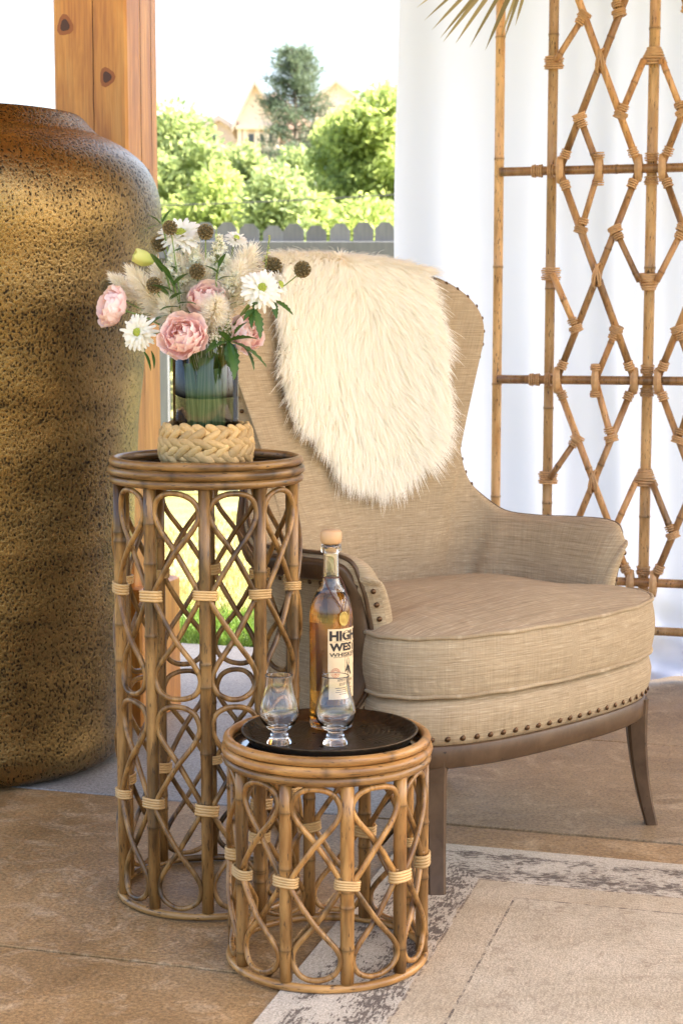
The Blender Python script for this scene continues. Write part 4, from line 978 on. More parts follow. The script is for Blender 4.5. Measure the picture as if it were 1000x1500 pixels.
def fpos(q, k=slice(None), jj=True):
    lift = 0.66 * q - 0.26 * q * q
    return root[k] + Lf[k] * (nrm_f[k] * lift + fl[k] * (0.28 * q + 0.46 * q * q) + np.array([0, 0, -0.16]) * q * q + (jit[k] * q if jj else 0))
segs = [0, 0.3, 0.6, 0.85, 1.0]; lay = []
tipc = fpos(1.0, cl, True)
for q in segs:
    p = fpos(q); c_ = fpos(q, cl); p = p + (c_ - p) * (0.28 * q ** 1.6); lay.append(p)
sdir = lay[-1] - lay[0]; sdir = sdir / (np.linalg.norm(sdir, axis=1)[:, None] + 1e-9); side = np.cross(sdir, nrm_f + np.array([0, -0.2, 0.45]) + r.normal(0, 0.16, (NF, 3))); side /= np.linalg.norm(side, axis=1)[:, None] + 1e-9
wds = [0.00055, 0.00055, 0.00045, 0.0003]
FV = np.empty((NF, 9, 3)); 
for k in range(4): FV[:, 2 * k] = lay[k] - side * wds[k]; FV[:, 2 * k + 1] = lay[k] + side * wds[k]
FV[:, 8] = lay[4]; FV -= so
b_ = (np.arange(NF) * 9)[:, None]
quads = np.concatenate([b_ + np.array([[0, 1, 3, 2]]), b_ + np.array([[2, 3, 5, 4]]), b_ + np.array([[4, 5, 7, 6]])]); tris = b_ + np.array([[6, 7, 8]])
me = bpy.data.meshes.new('fleece'); nq, nt = len(quads), len(tris)
me.vertices.add(NF * 9); me.vertices.foreach_set('co', FV.reshape(-1).astype(np.float32))
me.loops.add(nq * 4 + nt * 3); me.loops.foreach_set('vertex_index', np.concatenate([quads.ravel(), tris.ravel()]).astype(np.int32))
me.polygons.add(nq + nt); me.polygons.foreach_set('loop_start', np.concatenate([np.arange(nq) * 4, nq * 4 + np.arange(nt) * 3]).astype(np.int32))
me.materials.append(M['wool']); at = me.attributes.new('tone', 'FLOAT', 'POINT')
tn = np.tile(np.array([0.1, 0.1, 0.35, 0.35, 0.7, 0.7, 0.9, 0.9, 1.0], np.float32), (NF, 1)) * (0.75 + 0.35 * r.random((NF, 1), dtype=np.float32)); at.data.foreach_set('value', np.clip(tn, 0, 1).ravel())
me.update(calc_edges=True); me.validate()
me.polygons.foreach_set('use_smooth', np.ones(nq + nt, bool))
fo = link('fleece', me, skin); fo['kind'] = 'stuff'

# ------------------------------------------------------------------ cane lattice screen
scr = thing('lattice_screen', 'bamboo and cane lattice folding screen standing before the white curtain', 'screen', (0.4176 + 0.96 * 0.4005, 4.5 - 0.28 * 0.4005, 0), AX)
XO, XI = -0.4005, -0.2600; BARS = [0.180, 0.309, 0.842, 1.388, 1.932, 2.06]
rs = random.Random(5)
def pole(x, r_, y=0.0, z1=2.10):
    nod = [0.05 + (z + rs.uniform(-0.04, 0.04)) / z1 for z in np.arange(0.1, z1 - 0.15, 0.30)]
    vf, tn = rod((x, y, 0.0), (x, y, z1), r_, 14, 8, nod, 0.42); mk('pole', vf, M['bamboo'], scr, True, tone=tn)
for x, r_ in ((XO, .0128), (-XO, .0128), (XI, .0132), (-XI, .0132), (0, .0142)): pole(x, r_)
YB = -0.021
for z in BARS:
    vf, tn = rod((XO + 0.006, YB, z), (-XO - 0.006, YB, z), 0.0118, 12, 6, [rs.uniform(.1, .9) for _ in range(2)], 0.45); mk('cross_bar', vf, M['bamboo_red'] if z > .2 else M['bamboo'], scr, True, tone=tn)
YL = -0.042
def lat(a, b, ya=YL, yb=YL, rr_=0.0096):
    vf, tn = rod((a[0], ya, a[1]), (b[0], yb, b[1]), rr_ * rs.uniform(.93, 1.06), 10, 3, [rs.uniform(.15, .85)], 0.45); mk('lattice_cane', vf, M['bamboo_red'], scr, True, tone=tn)
wrapm = {}
def wrap_at(p, d, rad, n_=5, pitch=0.0058, wide=1.0, y=YL):
    """n_ turns of cane round direction d (in the screen plane) at p; wide stretches the turns sideways"""
    key = (round(rad, 4), n_, round(wide, 2))
    if key not in wrapm:
        parts = []
        for j in range(n_):
            z = (j - (n_ - 1) / 2) * pitch; q = 1 + 0.08 * math.sin(j * 2.1)
            parts.append(tube([(rad * q * wide * math.cos(a), rad * q * math.sin(a), z + 0.0012 * math.sin(a)) for a in np.linspace(0, 2 * PI, 17)[:-1]], 0.0024, 6, True))
        wrapm[key] = mesh_data('binding', *join(parts), M['cane_wrap_tan'], True)
    o = link('binding', wrapm[key], scr, (p[0], y, p[1])); ang = math.atan2(d[0], d[1]); o.rotation_euler = (0, ang, rs.uniform(-.2, .2)); o.rotation_euler.x = rs.uniform(-.08, .08)
def cone_wrap(p, up=1):
    parts = []
    for j in range(7):
        q = j / 6; w_ = 0.016 + 0.016 * q; z = -up * (j - 3) * 0.0062
        parts.append(tube([(w_ * math.cos(a), 0.019 * math.sin(a), z + 0.0015 * math.sin(a + j)) for a in np.linspace(0, 2 * PI, 21)[:-1]], 0.0036, 6, True))
    mk('binding', join(parts), M['cane_wrap_tan'], scr, True, loc=(p[0], -0.012, p[1]))
def knot(p):
    parts = []
    for (aa, ex) in ((0.35, 1), (-0.35, 1), (0.12, 1.05), (-0.12, 1.05)):
        P = [(0.016 * math.sin(aa) * math.cos(q) * 1.6 + 0.006 * math.sin(q) * math.copysign(1, aa), 0.019 * math.cos(q) * 0.9, 0.030 * math.sin(q) * ex) for q in np.linspace(0, 2 * PI, 21)[:-1]]
        parts.append(tube(P, 0.0026, 6, True))
    mk('knot', join(parts), M['cane_wrap_tan'], scr, True, loc=(p[0], YL, p[1]))
def oval_wrap(p):
    parts = []
    for k in range(5):
        o_x = (k - 2) * 0.0038
        parts.append(tube([(o_x * (1 - 0.35 * abs(math.sin(q))) , 0.020 * math.cos(q) * (1 - 0.06 * abs(k - 2)), 0.033 * math.sin(q)) for q in np.linspace(0, 2 * PI, 19)[:-1]], 0.0030, 6, True))
    mk('binding', join(parts), M['cane_wrap_tan'], scr, True, loc=(p[0], (YL + YB) / 2 - 0.004, p[1]))
def lerp2(a, b, q): return (a[0] + (b[0] - a[0]) * q, a[1] + (b[1] - a[1]) * q)
def dirn(a, b): L = math.hypot(b[0] - a[0], b[1] - a[1]); return ((b[0] - a[0]) / L, (b[1] - a[1]) / L)
for m_ in (-1, 1):
    xl, xr, xm = m_ * 0.232, m_ * 0.030, m_ * 0.131
    for bi, (z0, z1) in enumerate(((1.932, 1.388), (1.388, 0.842), (0.842, 0.309))):
        g = 0.006; Fa, Fb, Ga, Gb = (xl, z0 - g), (xr, z1 + g), (xr, z0 - g), (xl, z1 + g)
        lat(Fa, Fb, YL, YL); lat(Ga, Gb, YL + 0.009, YL + 0.009); knot(lerp2(Fa, Fb, .5))
        P = bi == 1
        mt, mb = (xm, z0), (xm, z1)
        def link2(a, b, wa=True, wb=True):
            lat(a, b, YL + 0.004, YL + 0.004, 0.0086)
        fu, fl_, gu, gl = lerp2(Fa, Fb, .28), lerp2(Fa, Fb, .76), lerp2(Ga, Gb, .28), lerp2(Ga, Gb, .76)
        pt = (m_ * (0.260 - 0.012), z0 + (z1 - z0) * 0.49); ct = (m_ * 0.022, z0 + (z1 - z0) * 0.50)
        if P:
            ct = (m_ * 0.022, z0 + (z1 - z0) * 0.53)
            ls = [(mt, fu, fu), (gu, ct, gu), (pt, gl, gl), (mb, fl_, fl_)]
        else:
            ct = (m_ * 0.022, z0 + (z1 - z0) * 0.50)
            ls = [(mt, gu, gu), (fu, pt, fu), (ct, fl_, fl_), (mb, gl, gl)]
        for a, b, j_ in ls:
            link2(a, b); d_ = dirn(a, b); wrap_at(j_, d_, 0.0132, 4, wide=1.25, pitch=0.0048)
            e_ = b if j_ is a else a; wrap_at(lerp2(j_, e_, 0.14), d_, 0.0115, 3)
        wrap_at((m_ * 0.256, pt[1]), (0, 1), 0.0195, 6, wide=1.2, y=-0.015)
        if m_ < 0: cone_wrap((0, ct[1] + (0.0 if P else 0.012)), -1 if P else 1)
        for x in (xl, xr): 
            for zz, s_ in ((z0 - 0.04, 1), (z1 + 0.04, -1)):
                fr = Fa if abs(x - xl) < 1e-6 else Ga; wrap_at((x + (xr - xl) * 0.07 * (1 if x == xl else -1), zz), dirn((x, z0), ((xr if x == xl else xl), z1)) if s_ > 0 else dirn((x, z1), ((xr if x == xl else xl), z0)), 0.0118, 4)
        for zz, s_ in ((z0 - 0.035, -1), (z1 + 0.035, 1)): wrap_at((xm + (0.016 * (-m_ if ((P and s_ < 0) or (not P and s_ > 0)) else m_)) * -1 * 0.0 + 0, zz), (0, 1), 0.0118, 3)
    for z in BARS[1:5]:
        oval_wrap((xl, z)); oval_wrap((xm, z)); oval_wrap((xr, z))
        wrap_at((m_ * 0.295, z), (1, 0), 0.0145, 5, y=YB); wrap_at((m_ * 0.258, z), (1, 0), 0.0165, 3, y=YB + 0.004)
        for dz in (0.030, -0.030): wrap_at((0, z + dz), (0, 1), 0.0165, 4, y=-0.006) if m_ < 0 else None
# dried palm hanging over the screen top
def frond(name, label, hub, lf, seed):
    rp = random.Random(seed); o = thing(name, label, 'palm leaf', hub)
    mk('stalk', tube([(0.20, 0.02, 0.16), (0.09, 0.01, 0.07), (0, 0, 0)], [0.007, 0.006, 0.004], 8), M['palm'], o, True)
    for (ang, L, wd) in lf:
        d = np.array([math.cos(ang), 0, math.sin(ang)]); P = []
        for q in np.linspace(0, 1, 9):
            P.append(np.array([0.05 * (1 - q), 0, 0.04 * (1 - q)]) * 0 + d * L * q + np.array([0, -0.02 * q, -0.10 * L * q * q]))
        V = []
        sd = np.array([-d[2], 0.35, d[0]]); sd /= np.linalg.norm(sd)
        for q, p in zip(np.linspace(0, 1, 9), P): ww = wd * (math.sin(PI * min(1, 0.12 + q * 0.86)) ** 0.7) * (1 if q < 1 else 0.05); V += [p - sd * ww, p + np.array([0, -0.25 * ww, 0]), p + sd * ww]
        Fc = []
        for k in range(8): Fc += [(3 * k, 3 * k + 1, 3 * k + 4, 3 * k + 3), (3 * k + 1, 3 * k + 2, 3 * k + 5, 3 * k + 4)]
        mk('leaflet', (V, Fc), M['palm'], o, True, tone=[rp.random()] * 27)
    return o
hub = D(800, -118, 4.30)
def fan(hub, tips, w_):
    r_ = []
    for tx, ty in tips:
        p = D(tx, ty, 4.28) - hub; L = math.hypot(p.x, p.z) * 1.03; r_.append((math.atan2(p.z + 0.10 * L, p.x), L, w_ * random.uniform(.8, 1.2)))
    return r_
frond('dried_palm_frond', 'dry olive palm frond tips hanging over the curtain beside the screen top', hub, fan(hub, [(637, 18), (648, 30), (660, 40), (664, 45), (681, 46), (700, 50), (721, 53), (741, 36), (744, 43), (600, -10), (625, 2), (760, 20)], 0.0062), 3)

# ------------------------------------------------------------------ flower arrangement
ZT = TALL_H - 0.009
fv = thing('glass_vase', 'clear cylinder vase lined with green leaves set in a woven basket', 'vase', (TALL.x, TALL.y, ZT + 0.0005))
GR, GH = 0.0560, 0.205
mk('cylinder', lathe([(0.001, 0.012), (GR - 0.002, 0.012), (GR, 0.014), (GR, GH), (GR - 0.0006, GH + 0.0006), (GR - 0.0012, GH), (GR - 0.0012, 0.0155), (0.001, 0.0145)], 72), M['glass'], fv, True)
for k, a0 in enumerate(math.radians(q) for q in (-116, -91, -66, -40, -12, 18, 48, 78, 108)):
    rr2 = GR - 0.0024 - 0.0012 * (k % 3); V, uv = [], []
    for i in range(13):
        for j in range(7):
            q = j / 6; wd = 0.30 * (0.72 + 0.28 * math.sin(PI * (0.15 + 0.8 * q))); A = a0 + (i / 12 - 0.5) * 2 * wd + 0.16 * (q - 0.3) * (1 if k % 2 else -1); V.append((rr2 * math.cos(A), rr2 * math.sin(A), 0.024 + q * (GH - 0.045) * (0.93 + 0.07 * math.sin(k * 2.1)))); uv.append((i / 12, q))
    mk('lining_leaf', (V, grid_faces(13, 7)), M['lining'], fv, True, uv=uv)
bk = thing('woven_basket', 'round braided water hyacinth basket holding the glass vase', 'basket', (TALL.x, TALL.y, ZT))
def bask_r(z): q = z / 0.068; return 0.0655 + 0.0125 * math.sin(PI * min(1, max(0, 0.12 + 0.8 * q))) 
mk('core', lathe([(0.001, 0.0008), (0.062, 0.0008), (0.069, 0.015), (0.0705, 0.035), (0.0665, 0.058), (0.0600, 0.062), (0.0585, 0.058), (0.0585, 0.010), (0.001, 0.010)], 48), M['hyacinth'], bk, True)
seg = tube(catmull([(-0.0165, 0, -0.0035), (-0.009, -0.002, -0.001), (0, -0.003, 0.0), (0.009, -0.002, 0.001), (0.0165, 0, 0.0035)], 3), np.array([.45, .72, .9, 1, 1, 1.05, 1.05, 1, 1, 1, .9, .72, .45]) * 0.0066, 8)
seg[0][:, 2] *= 1.15
sm = mesh_data('strand', *seg, M['hyacinth'], True)
for row in range(6):
    z = 0.0072 + row * 0.0110; nseg = 22; tl = 0.55 if row % 2 else -0.55
    for k in range(nseg):
        A = (k + 0.5 * (row % 2)) * 2 * PI / nseg + random.uniform(-.03, .03); R_ = bask_r(z) - 0.0025
        o = link('strand', sm, bk, (R_ * math.cos(A), R_ * math.sin(A), z + random.uniform(-.001, .001))); o.rotation_euler = (Matrix.Rotation(A + PI / 2, 3, 'Z') @ Matrix.Rotation(tl + random.uniform(-.12, .12), 3, 'Y')).to_euler(); sc_ = random.uniform(.9, 1.12); o.scale = (sc_ * 1.1, sc_ * 0.82, sc_ * random.uniform(.85, 1.15))

VC = Vector((TALL.x, TALL.y, ZT)); MOUTH = VC + Vector((0, 0, GH))
fcount = 0
def stem_path(head, axis, lean=0.5):
    """from the vase bottom through its mouth to the head"""
    global fcount; fcount += 1; a = fcount * 2.4
    base = VC + Vector((0.022 * math.cos(a), 0.022 * math.sin(a), 0.024)); d = head - MOUTH; hd = Vector((d.x, d.y, 0)); 
    m_ = MOUTH + (hd.normalized() * min(hd.length, 0.038) if hd.length > 1e-4 else Vector()) + Vector((0, 0, -0.004))
    ax = Vector(axis).normalized(); k = head - ax * 0.022
    return base, catmull([tuple(base), tuple(m_), tuple(m_.lerp(k, 0.5) + Vector((0, 0, 0.012))), tuple(k), tuple(head)], 6)
def flower(name, label, px, py, Y, axis, cat='flower', group=None, stem_r=0.0016, stem_mat='stem'):
    head = D(px, py, Y); base, P = stem_path(head, axis); o = thing(name, label, cat, base, 0, group)
    mk('stem', tube(P - np.array(base), stem_r, 6), M[stem_mat], o, True)
    return o, head - base
def petal_mesh(wd, cup, ruf, ph, n_=9, m_=7):
    V, tn = [], []
    for i in range(n_):
        u = i / (n_ - 1) * 2 - 1
        for j in range(m_):
            q = j / (m_ - 1); w_ = wd * (0.22 + 0.78 * math.sin(PI * 0.5 * min(1, q * 1.25)) ** 0.8) * (1 - 0.30 * max(0, q - 0.7) / 0.3 * abs(u) ** 2)
            rf = ruf * q * q * math.sin(u * 7 + ph) + ruf * 0.5 * q * math.sin(u * 13 + ph * 2)
            V.append((u * w_, -cup * math.sin(PI * q) * (1 - u * u * 0.4) + cup * 0.9 * u * u * (0.6 + 0.4 * q) + rf - 0.10 * q ** 5, q - 0.16 * abs(u) ** 2.2 * q + 0.022 * math.sin(u * 8 + ph) * q)); tn.append(min(1, 0.15 + 0.85 * q))
    return mesh_data('petal', V, grid_faces(n_, m_), M['pink'], True, tone=tn)
PM = [petal_mesh(0.60, 0.30, 0.075, k * 1.7, 13, 9) for k in range(5)]
def pink_bloom(o, head, axis, R, seed, open_=1.0):
    rp = random.Random(seed); A = frame_to(axis, rp.random() * 6).to_4x4(); Tm = Matrix.Translation(head - Vector(axis).normalized() * R * 0.45)
    for n_, tl, L, off in ((3, -6, 0.90, 0.05), (4, 4, 1.0, 0.12), (5, 16, 1.08, 0.18), (5, 30, 1.12, 0.22), (6, 48, 1.10, 0.20), (5, 72, 1.0, 0.14)):
        for k in range(n_):
            az = 2 * PI * k / n_ + rp.uniform(-.25, .25) + tl; t_ = math.radians(tl * open_ + rp.uniform(-6, 6)); s_ = R * L * rp.uniform(.9, 1.1)
            m_ = Tm @ A @ Matrix.Rotation(az, 4, 'Z') @ Matrix.Translation((0, -off * R, 0)) @ Matrix.Rotation(t_, 4, 'X') @ Matrix.Diagonal((s_ * 1.05, s_ * 0.9, s_, 1))
            p = link('petal', rp.choice(PM), o); p.matrix_local = m_
    mk('calyx', tube([tuple(head - Vector(axis).normalized() * R * q) for q in (0.75, 0.6, 0.45)], [0.002, 0.006, 0.004], 8), M['stem'], o, True)
def mum_bloom(o, head, axis, R, seed, n_=(30, 28, 24, 14), green=True):
    rp = np.random.default_rng(seed); A = np.array(frame_to(axis)); V, Fc, tn = [], [], []
    for li, nn in enumerate(n_):
        tl = math.radians([86, 70, 54, 40][li]); L = R * [1, .92, .75, .5][li]
        for k in range(nn):
            az = 2 * PI * k / nn + rp.uniform(-.12, .12) + li; t_ = tl + rp.normal(0, .1); l_ = L * rp.uniform(.85, 1.1); w_ = R * 0.088; n0 = len(V)
            d = np.array([math.sin(t_) * math.cos(az), math.sin(t_) * math.sin(az), math.cos(t_)]); s_ = np.array([-math.sin(az), math.cos(az), 0]); u_ = np.cross(d, s_) * -1
            for q, ww, h_ in ((0.08, .5, 0), (0.4, .9, -.05), (0.75, 1.0, -.02), (0.95, .7, .06), (1.0, .15, .1)):
                for e in (-1, 1): V.append(d * l_ * q + s_ * ww * w_ * e + u_ * h_ * R + u_ * 0.03 * R); tn.append(0.35 + 0.65 * min(1, q * 1.5))
            Fc += [(n0 + 2 * j, n0 + 2 * j + 1, n0 + 2 * j + 3, n0 + 2 * j + 2) for j in range(4)]
    V = np.array(V) @ A.T + np.array(head); pb = mk('petals', (V, Fc), M['white_petal'], o, True, tone=tn)
    dv = []
    for k in range(26):
        q = (k + .5) / 26; rr_ = R * 0.20 * math.sqrt(q); az = k * 2.4; dv.append(lathe([(0.0018, 0), (0.0016, 0.002), (0.0003, 0.0034)], 5)); dv[-1] = ((dv[-1][0] + [rr_ * math.cos(az), rr_ * math.sin(az), R * 0.24 + R * 0.10 * (1 - q)]) @ A.T + np.array(head), dv[-1][1])
    mk('flower_disc', join(dv), M['disc'] if green else M['white_petal'], o, True)
def pod_head(o, head, axis, R):
    A = np.array(frame_to(axis)); parts = [lathe([(R * 0.80 * math.sin(q), -R * 0.80 * math.cos(q)) if q > 0.02 else (0.0002, -R * 0.8) for q in np.linspace(0, PI - 0.02, 10)], 14)]; tn = [0.1] * 140
    N_ = 62
    for k in range(N_):
        z = 1 - 2 * (k + .5) / N_; a = k * 2.39996; d = np.array([math.sqrt(1 - z * z) * math.cos(a), math.sqrt(1 - z * z) * math.sin(a), z]); B = np.array(frame_to(d))
        v_, f_ = lathe([(R * 0.05, R * 0.72), (R * 0.12, R * 0.92), (R * 0.185, R * 1.06)], 7); parts.append((v_ @ B.T, f_)); tn += [0.0] * 7 + [0.5] * 7 + [1.0] * 7
    V, Fc = join(parts); mk('seed_head', (V @ A.T + np.array(head), Fc), M['pod'], o, True, tone=tn)
    cal = []
    for k in range(8):
        a = k * PI / 4; d0 = np.array([math.cos(a), math.sin(a), 0]); s0 = np.array([-math.sin(a), math.cos(a), 0]); c0_ = np.array([0, 0, -R * 0.85]); v_ = np.array([c0_ - s0 * 0.001, c0_ + s0 * 0.001, c0_ + d0 * R * 0.7 + s0 * .0012 + [0, 0, -.001], c0_ + d0 * R * 0.7 - s0 * .0012 + [0, 0, -.001], c0_ + d0 * R * 1.25 + [0, 0, R * .15]]); cal.append((v_ @ A.T + np.array(head), [(0, 1, 2, 3), (3, 2, 4)]))
    mk('calyx', join(cal), M['flower_leaf'], o)
def leaf_blade(L, wd, serr, fold=0.25, bend=0.35, n_=13):
    V, tn, Fc = [], [], []
    for k in range(n_):
        q = k / (n_ - 1); ww = wd * math.sin(PI * min(1, q * 0.97 + 0.02)) ** 0.75 * (1 + serr * (1 if k % 2 else -1)) * (1 - 0.25 * q); z = -bend * L * q * q
        V += [(-ww, q * L + (0.012 * L if k % 2 else 0), z + fold * ww), (0, q * L, z), (ww, q * L + (0.012 * L if k % 2 else 0), z + fold * ww)]; tn += [0.5, 0.9, 0.35]
    for k in range(n_ - 1): Fc += [(3 * k, 3 * k + 1, 3 * k + 4, 3 * k + 3), (3 * k + 1, 3 * k + 2, 3 * k + 5, 3 * k + 4)]
    return V, Fc, tn
LB = [mesh_data('leaf', *leaf_blade(1, .20, .16)[:2], M['flower_leaf'], True, tone=leaf_blade(1, .20, .16)[2]), mesh_data('leaf', *leaf_blade(1, .15, 0.0, .3, .25)[:2], M['flower_leaf'], True, tone=leaf_blade(1, .15, 0.0, .3, .25)[2])]
def put_leaf(o, p, d, L, kind=0, roll=0.0):
    """leaf starting at p (relative to the thing) growing along d"""
    d = Vector(d).normalized(); q = link('leaf', LB[kind], o); R_ = d.to_track_quat('Y', 'Z').to_matrix().to_4x4() @ Matrix.Rotation(roll, 4, 'Y')
    q.matrix_local = Matrix.Translation(p) @ R_ @ Matrix.Scale(L, 4)
Y0 = TALL.y
# pink blooms
for (px, py, Y, ax, R, lab_, op) in ((166, 450, Y0 - .02, (-.85, -.45, .25), .034, 'pale pink ruffled bloom leaning out sideways against the brass vase', .85), (303, 437, Y0 - .03, (.1, -.75, .65), .033, 'rose pink ruffled bloom high in the middle of the bouquet', .9),
                                (268, 492, Y0 - .085, (-.15, -.9, .35), .037, 'large pink ruffled bloom drooping over the rim of the glass vase', 1.0), (362, 488, Y0 - .03, (.75, -.6, .2), .031, 'small pink ruffled bloom low beside the chair back above serrated leaves', .9)):
    o, h_ = flower('pink_flower', lab_, px, py, Y, ax, group='pink blooms in the bouquet'); pink_bloom(o, h_, ax, R, int(px), op)
    if px == 166: put_leaf(o, h_ + Vector((.030, 0, -.018)), (.6, -.4, -.1), .03, 1); put_leaf(o, h_ + Vector((.035, 0, -.02)), (.5, .2, .35), .028, 1)
# white daisies / mums
for (px, py, Y, ax, R, lab_) in ((205, 487, Y0 - .06, (-.45, -.85, .1), .033, 'white daisy with green eye drooping left below the pampas plumes'), (382, 424, Y0 - .05, (.25, -.85, .35), .037, 'big white daisy with green eye facing the sheepskin side'),
                             (266, 347, Y0 + .02, (-.05, -.65, .7), .042, 'white fringed flower at the very top between the seed pods'), (405, 418, Y0 + .0, (.85, -.3, .3), .028, 'small white daisy tucked behind the big green-eyed one'), (345, 352, Y0 + .03, (.3, -.5, .8), .022, 'small white flower beside the topmost spray')):
    o, h_ = flower('white_flower', lab_, px, py, Y, ax, group='white daisies in the bouquet'); mum_bloom(o, h_, ax, R, int(px))
    if px == 205: put_leaf(o, h_ + Vector((.025, 0, -.005)), (.8, -.3, -.1), .035, 0); put_leaf(o, h_ + Vector((.018, 0, -.03)), (.35, -.2, -.9), .03, 1); put_leaf(o, h_ + Vector((.005, 0, -.03)), (.4, -.2, -.6), .035, 1)
# seed pods
for (px, py, Y, ax, lab_) in ((249, 333, Y0 - .03, (-.1, -.6, .8), 'brown seed pod at the tip of the tallest pale stem'), (301, 339, Y0 - .01, (.05, -.5, .85), 'brown seed pod topmost in the middle of the bouquet'), (233, 356, Y0 + .02, (-.4, -.3, .8), 'brown seed pod half hidden behind the yellow bud'),
                          (157, 420, Y0 + .03, (-.5, -.5, .7), 'brown seed pod just above the sideways pink bloom'), (226, 417, Y0 - .05, (-.2, -.7, .7), 'brown seed pod on a thin stem among the left pampas plumes'), (289, 397, Y0 - .02, (0, -.6, .8), 'brown seed pod nestled above the middle pink bloom'),
                          (401, 389, Y0 + .01, (.2, -.6, .8), 'brown seed pod just above the big white daisy'), (443, 394, Y0 - .01, (.6, -.4, .6), 'brown seed pod reaching out farthest over the sheepskin')):
    o, h_ = flower('seed_pod_stem', lab_, px, py, Y, ax, 'seed pod', 'brown seed pods in the bouquet', .0011); pod_head(o, h_, ax, .0120 + .0008 * (px % 3))
# yellow-green bud
ax = Vector((-.85, -.25, .35)); o, h_ = flower('flower_bud', 'pale yellow green closed bud with slim leaves left of the pods', 220, 382, Y0 - .03, ax); A = frame_to(ax)
for k in range(5):
    vf = petal_mesh(.42, .26, .02, k); p = link('petal', vf, o); vf.materials.clear(); vf.materials.append(M['bud'])
    p.matrix_local = Matrix.Translation(h_ - ax.normalized() * .006) @ A.to_4x4() @ Matrix.Rotation(k * 2 * PI / 5, 4, 'Z') @ Matrix.Translation((0, -.003, 0)) @ Matrix.Rotation(math.radians(9), 4, 'X') @ Matrix.Diagonal((.030, .030, .036, 1))
for q, d in (((.012, 0, -.008), (.7, -.4, -.5)), ((.02, 0, -.018), (-.2, -.5, .6)), ((.03, 0, -.06), (-.3, -.6, .5)), ((.032, 0, -.065), (.5, -.6, .4)), ((.03, 0, -.09), (-.5, -.6, -.1))): put_leaf(o, h_ + Vector(q), d, .05, 1)
# leafy stems
o, h_ = flower('foliage_sprig', 'upright sprig with slim green leaves behind the topmost left pod', 236, 318, Y0 + .0, (-.2, 0, 1), 'foliage')
for q, d in (((0, 0, -.012), (-.5, -.3, .6)), ((.002, 0, -.01), (.35, -.2, .8)), ((.0, 0, -.012), (-.7, -.3, -.1)), ((.02, 0, -.06), (.5, -.5, .4)), ((.03, 0, -.09), (-.4, -.6, .4))): put_leaf(o, h_ + Vector(q), d, .03, 1)
o, h_ = flower('foliage_sprig', 'dark serrated leaves spilling over the rim of the glass vase', 335, 500, Y0 - .075, (.3, -.8, .1), 'foliage')
for dx, dz, d, L in ((0, 0, (.9, -.3, -.22), .075), (0, 0, (.35, -.5, -.85), .062), (0, 0, (.1, -.5, -.95), .05), (0, 0, (-.75, -.5, -.1), .045), (0, 0, (.75, -.2, .32), .05), (0.01, .012, (.35, -.3, .6), .035), (0, 0, (-.3, -.5, .6), .035), (-.015, .005, (-.7, -.5, -.4), .03), (.02, -.005, (.7, -.5, -.6), .05)): put_leaf(o, h_ + Vector((dx, 0, dz)), d, L, 0, random.uniform(-.4, .4))
o, h_ = flower('foliage_sprig', 'serrated green leaves below the big white daisy', 372, 452, Y0 - .055, (.4, -.7, .2), 'foliage')
for d, L in (((.35, -.5, -.75), .05), ((-.45, -.6, -.3), .03), ((.1, -.6, .5), .03), ((-.2, -.6, -.6), .035)): put_leaf(o, h_, d, L, 0, random.uniform(-.4, .4))
o, h_ = flower('foliage_sprig', 'serrated green leaf pointing out over the sheepskin edge', 400, 440, Y0 - .03, (.7, -.4, .1), 'foliage')
for d, L in (((.85, -.35, -.28), .040), ((.2, -.5, -.8), .03)): put_leaf(o, h_, d, L, 0, .3)
o, h_ = flower('foliage_sprig', 'slim green leaves among the plumes left of the middle pink bloom', 250, 410, Y0 - .04, (-.3, -.5, .8), 'foliage')
for q, d in (((0, 0, 0), (-.3, -.5, .8)), ((.004, 0, -.01), (.5, -.5, .6)), ((.004, 0, -.02), (-.6, -.5, .4)), ((.012, 0, -.04), (.6, -.6, .2)), ((.012, 0, -.045), (-.5, -.7, .1))): put_leaf(o, h_ + Vector(q), d, .045, 1)
o, h_ = flower('foliage_sprig', 'slim green leaves between the nestled pod and the tan plume', 320, 392, Y0 - .03, (.2, -.4, .9), 'foliage')
for q, d in (((0, 0, 0), (.3, -.5, .8)), ((0, 0, -.01), (-.5, -.5, .5)), ((0, 0, -.02), (.6, -.5, .3))): put_leaf(o, h_ + Vector(q), d, .035, 1)
# pampas plumes
def plume(px, py, Y, axis, L, R, seed, lab_, n_=1500):
    head = D(px, py, Y); axis = Vector(axis).normalized(); bs = head - axis * L; base, P = stem_path(bs, axis); o = thing('pampas_plume', lab_, 'pampas grass', base, 0, 'pampas plumes in the bouquet')
    P = np.concatenate([P, [np.array(head)]]); mk('stem', tube(P - np.array(base), .0010, 5), M['cream'], o, True)
    rp = np.random.default_rng(seed); A = np.array(frame_to(axis)); V, Fc, tn = [], [], []
    for k in range(n_):
        q = rp.random() ** 0.85; az = rp.uniform(0, 2 * PI); rad = 1.45 * R * (math.sin(PI * min(1, q * .9 + .08)) ** .7) * rp.uniform(.5, 1.15)
        r0 = np.array([0, 0, q * L]); up_ = L * rp.uniform(.10, .26); p1 = r0 + [rad * .55 * math.cos(az), rad * .55 * math.sin(az), up_ * .6]; p2 = r0 + [rad * math.cos(az), rad * math.sin(az), up_ + rp.normal(0, .004)]
        s_ = rp.normal(size=3); s_ /= np.linalg.norm(s_); n0 = len(V); V += [r0 - s_ * .0004, r0 + s_ * .0004, p1 + s_ * .0009, p1 - s_ * .0009, p2]; Fc += [(n0, n0 + 1, n0 + 2, n0 + 3), (n0 + 3, n0 + 2, n0 + 4)]; tn += [.1, .1, .6, .6, 1] 
    mk('plume', (np.array(V) @ A.T + np.array(bs) - np.array(base), Fc), M['cream'], o, tone=np.array(tn) * .9)
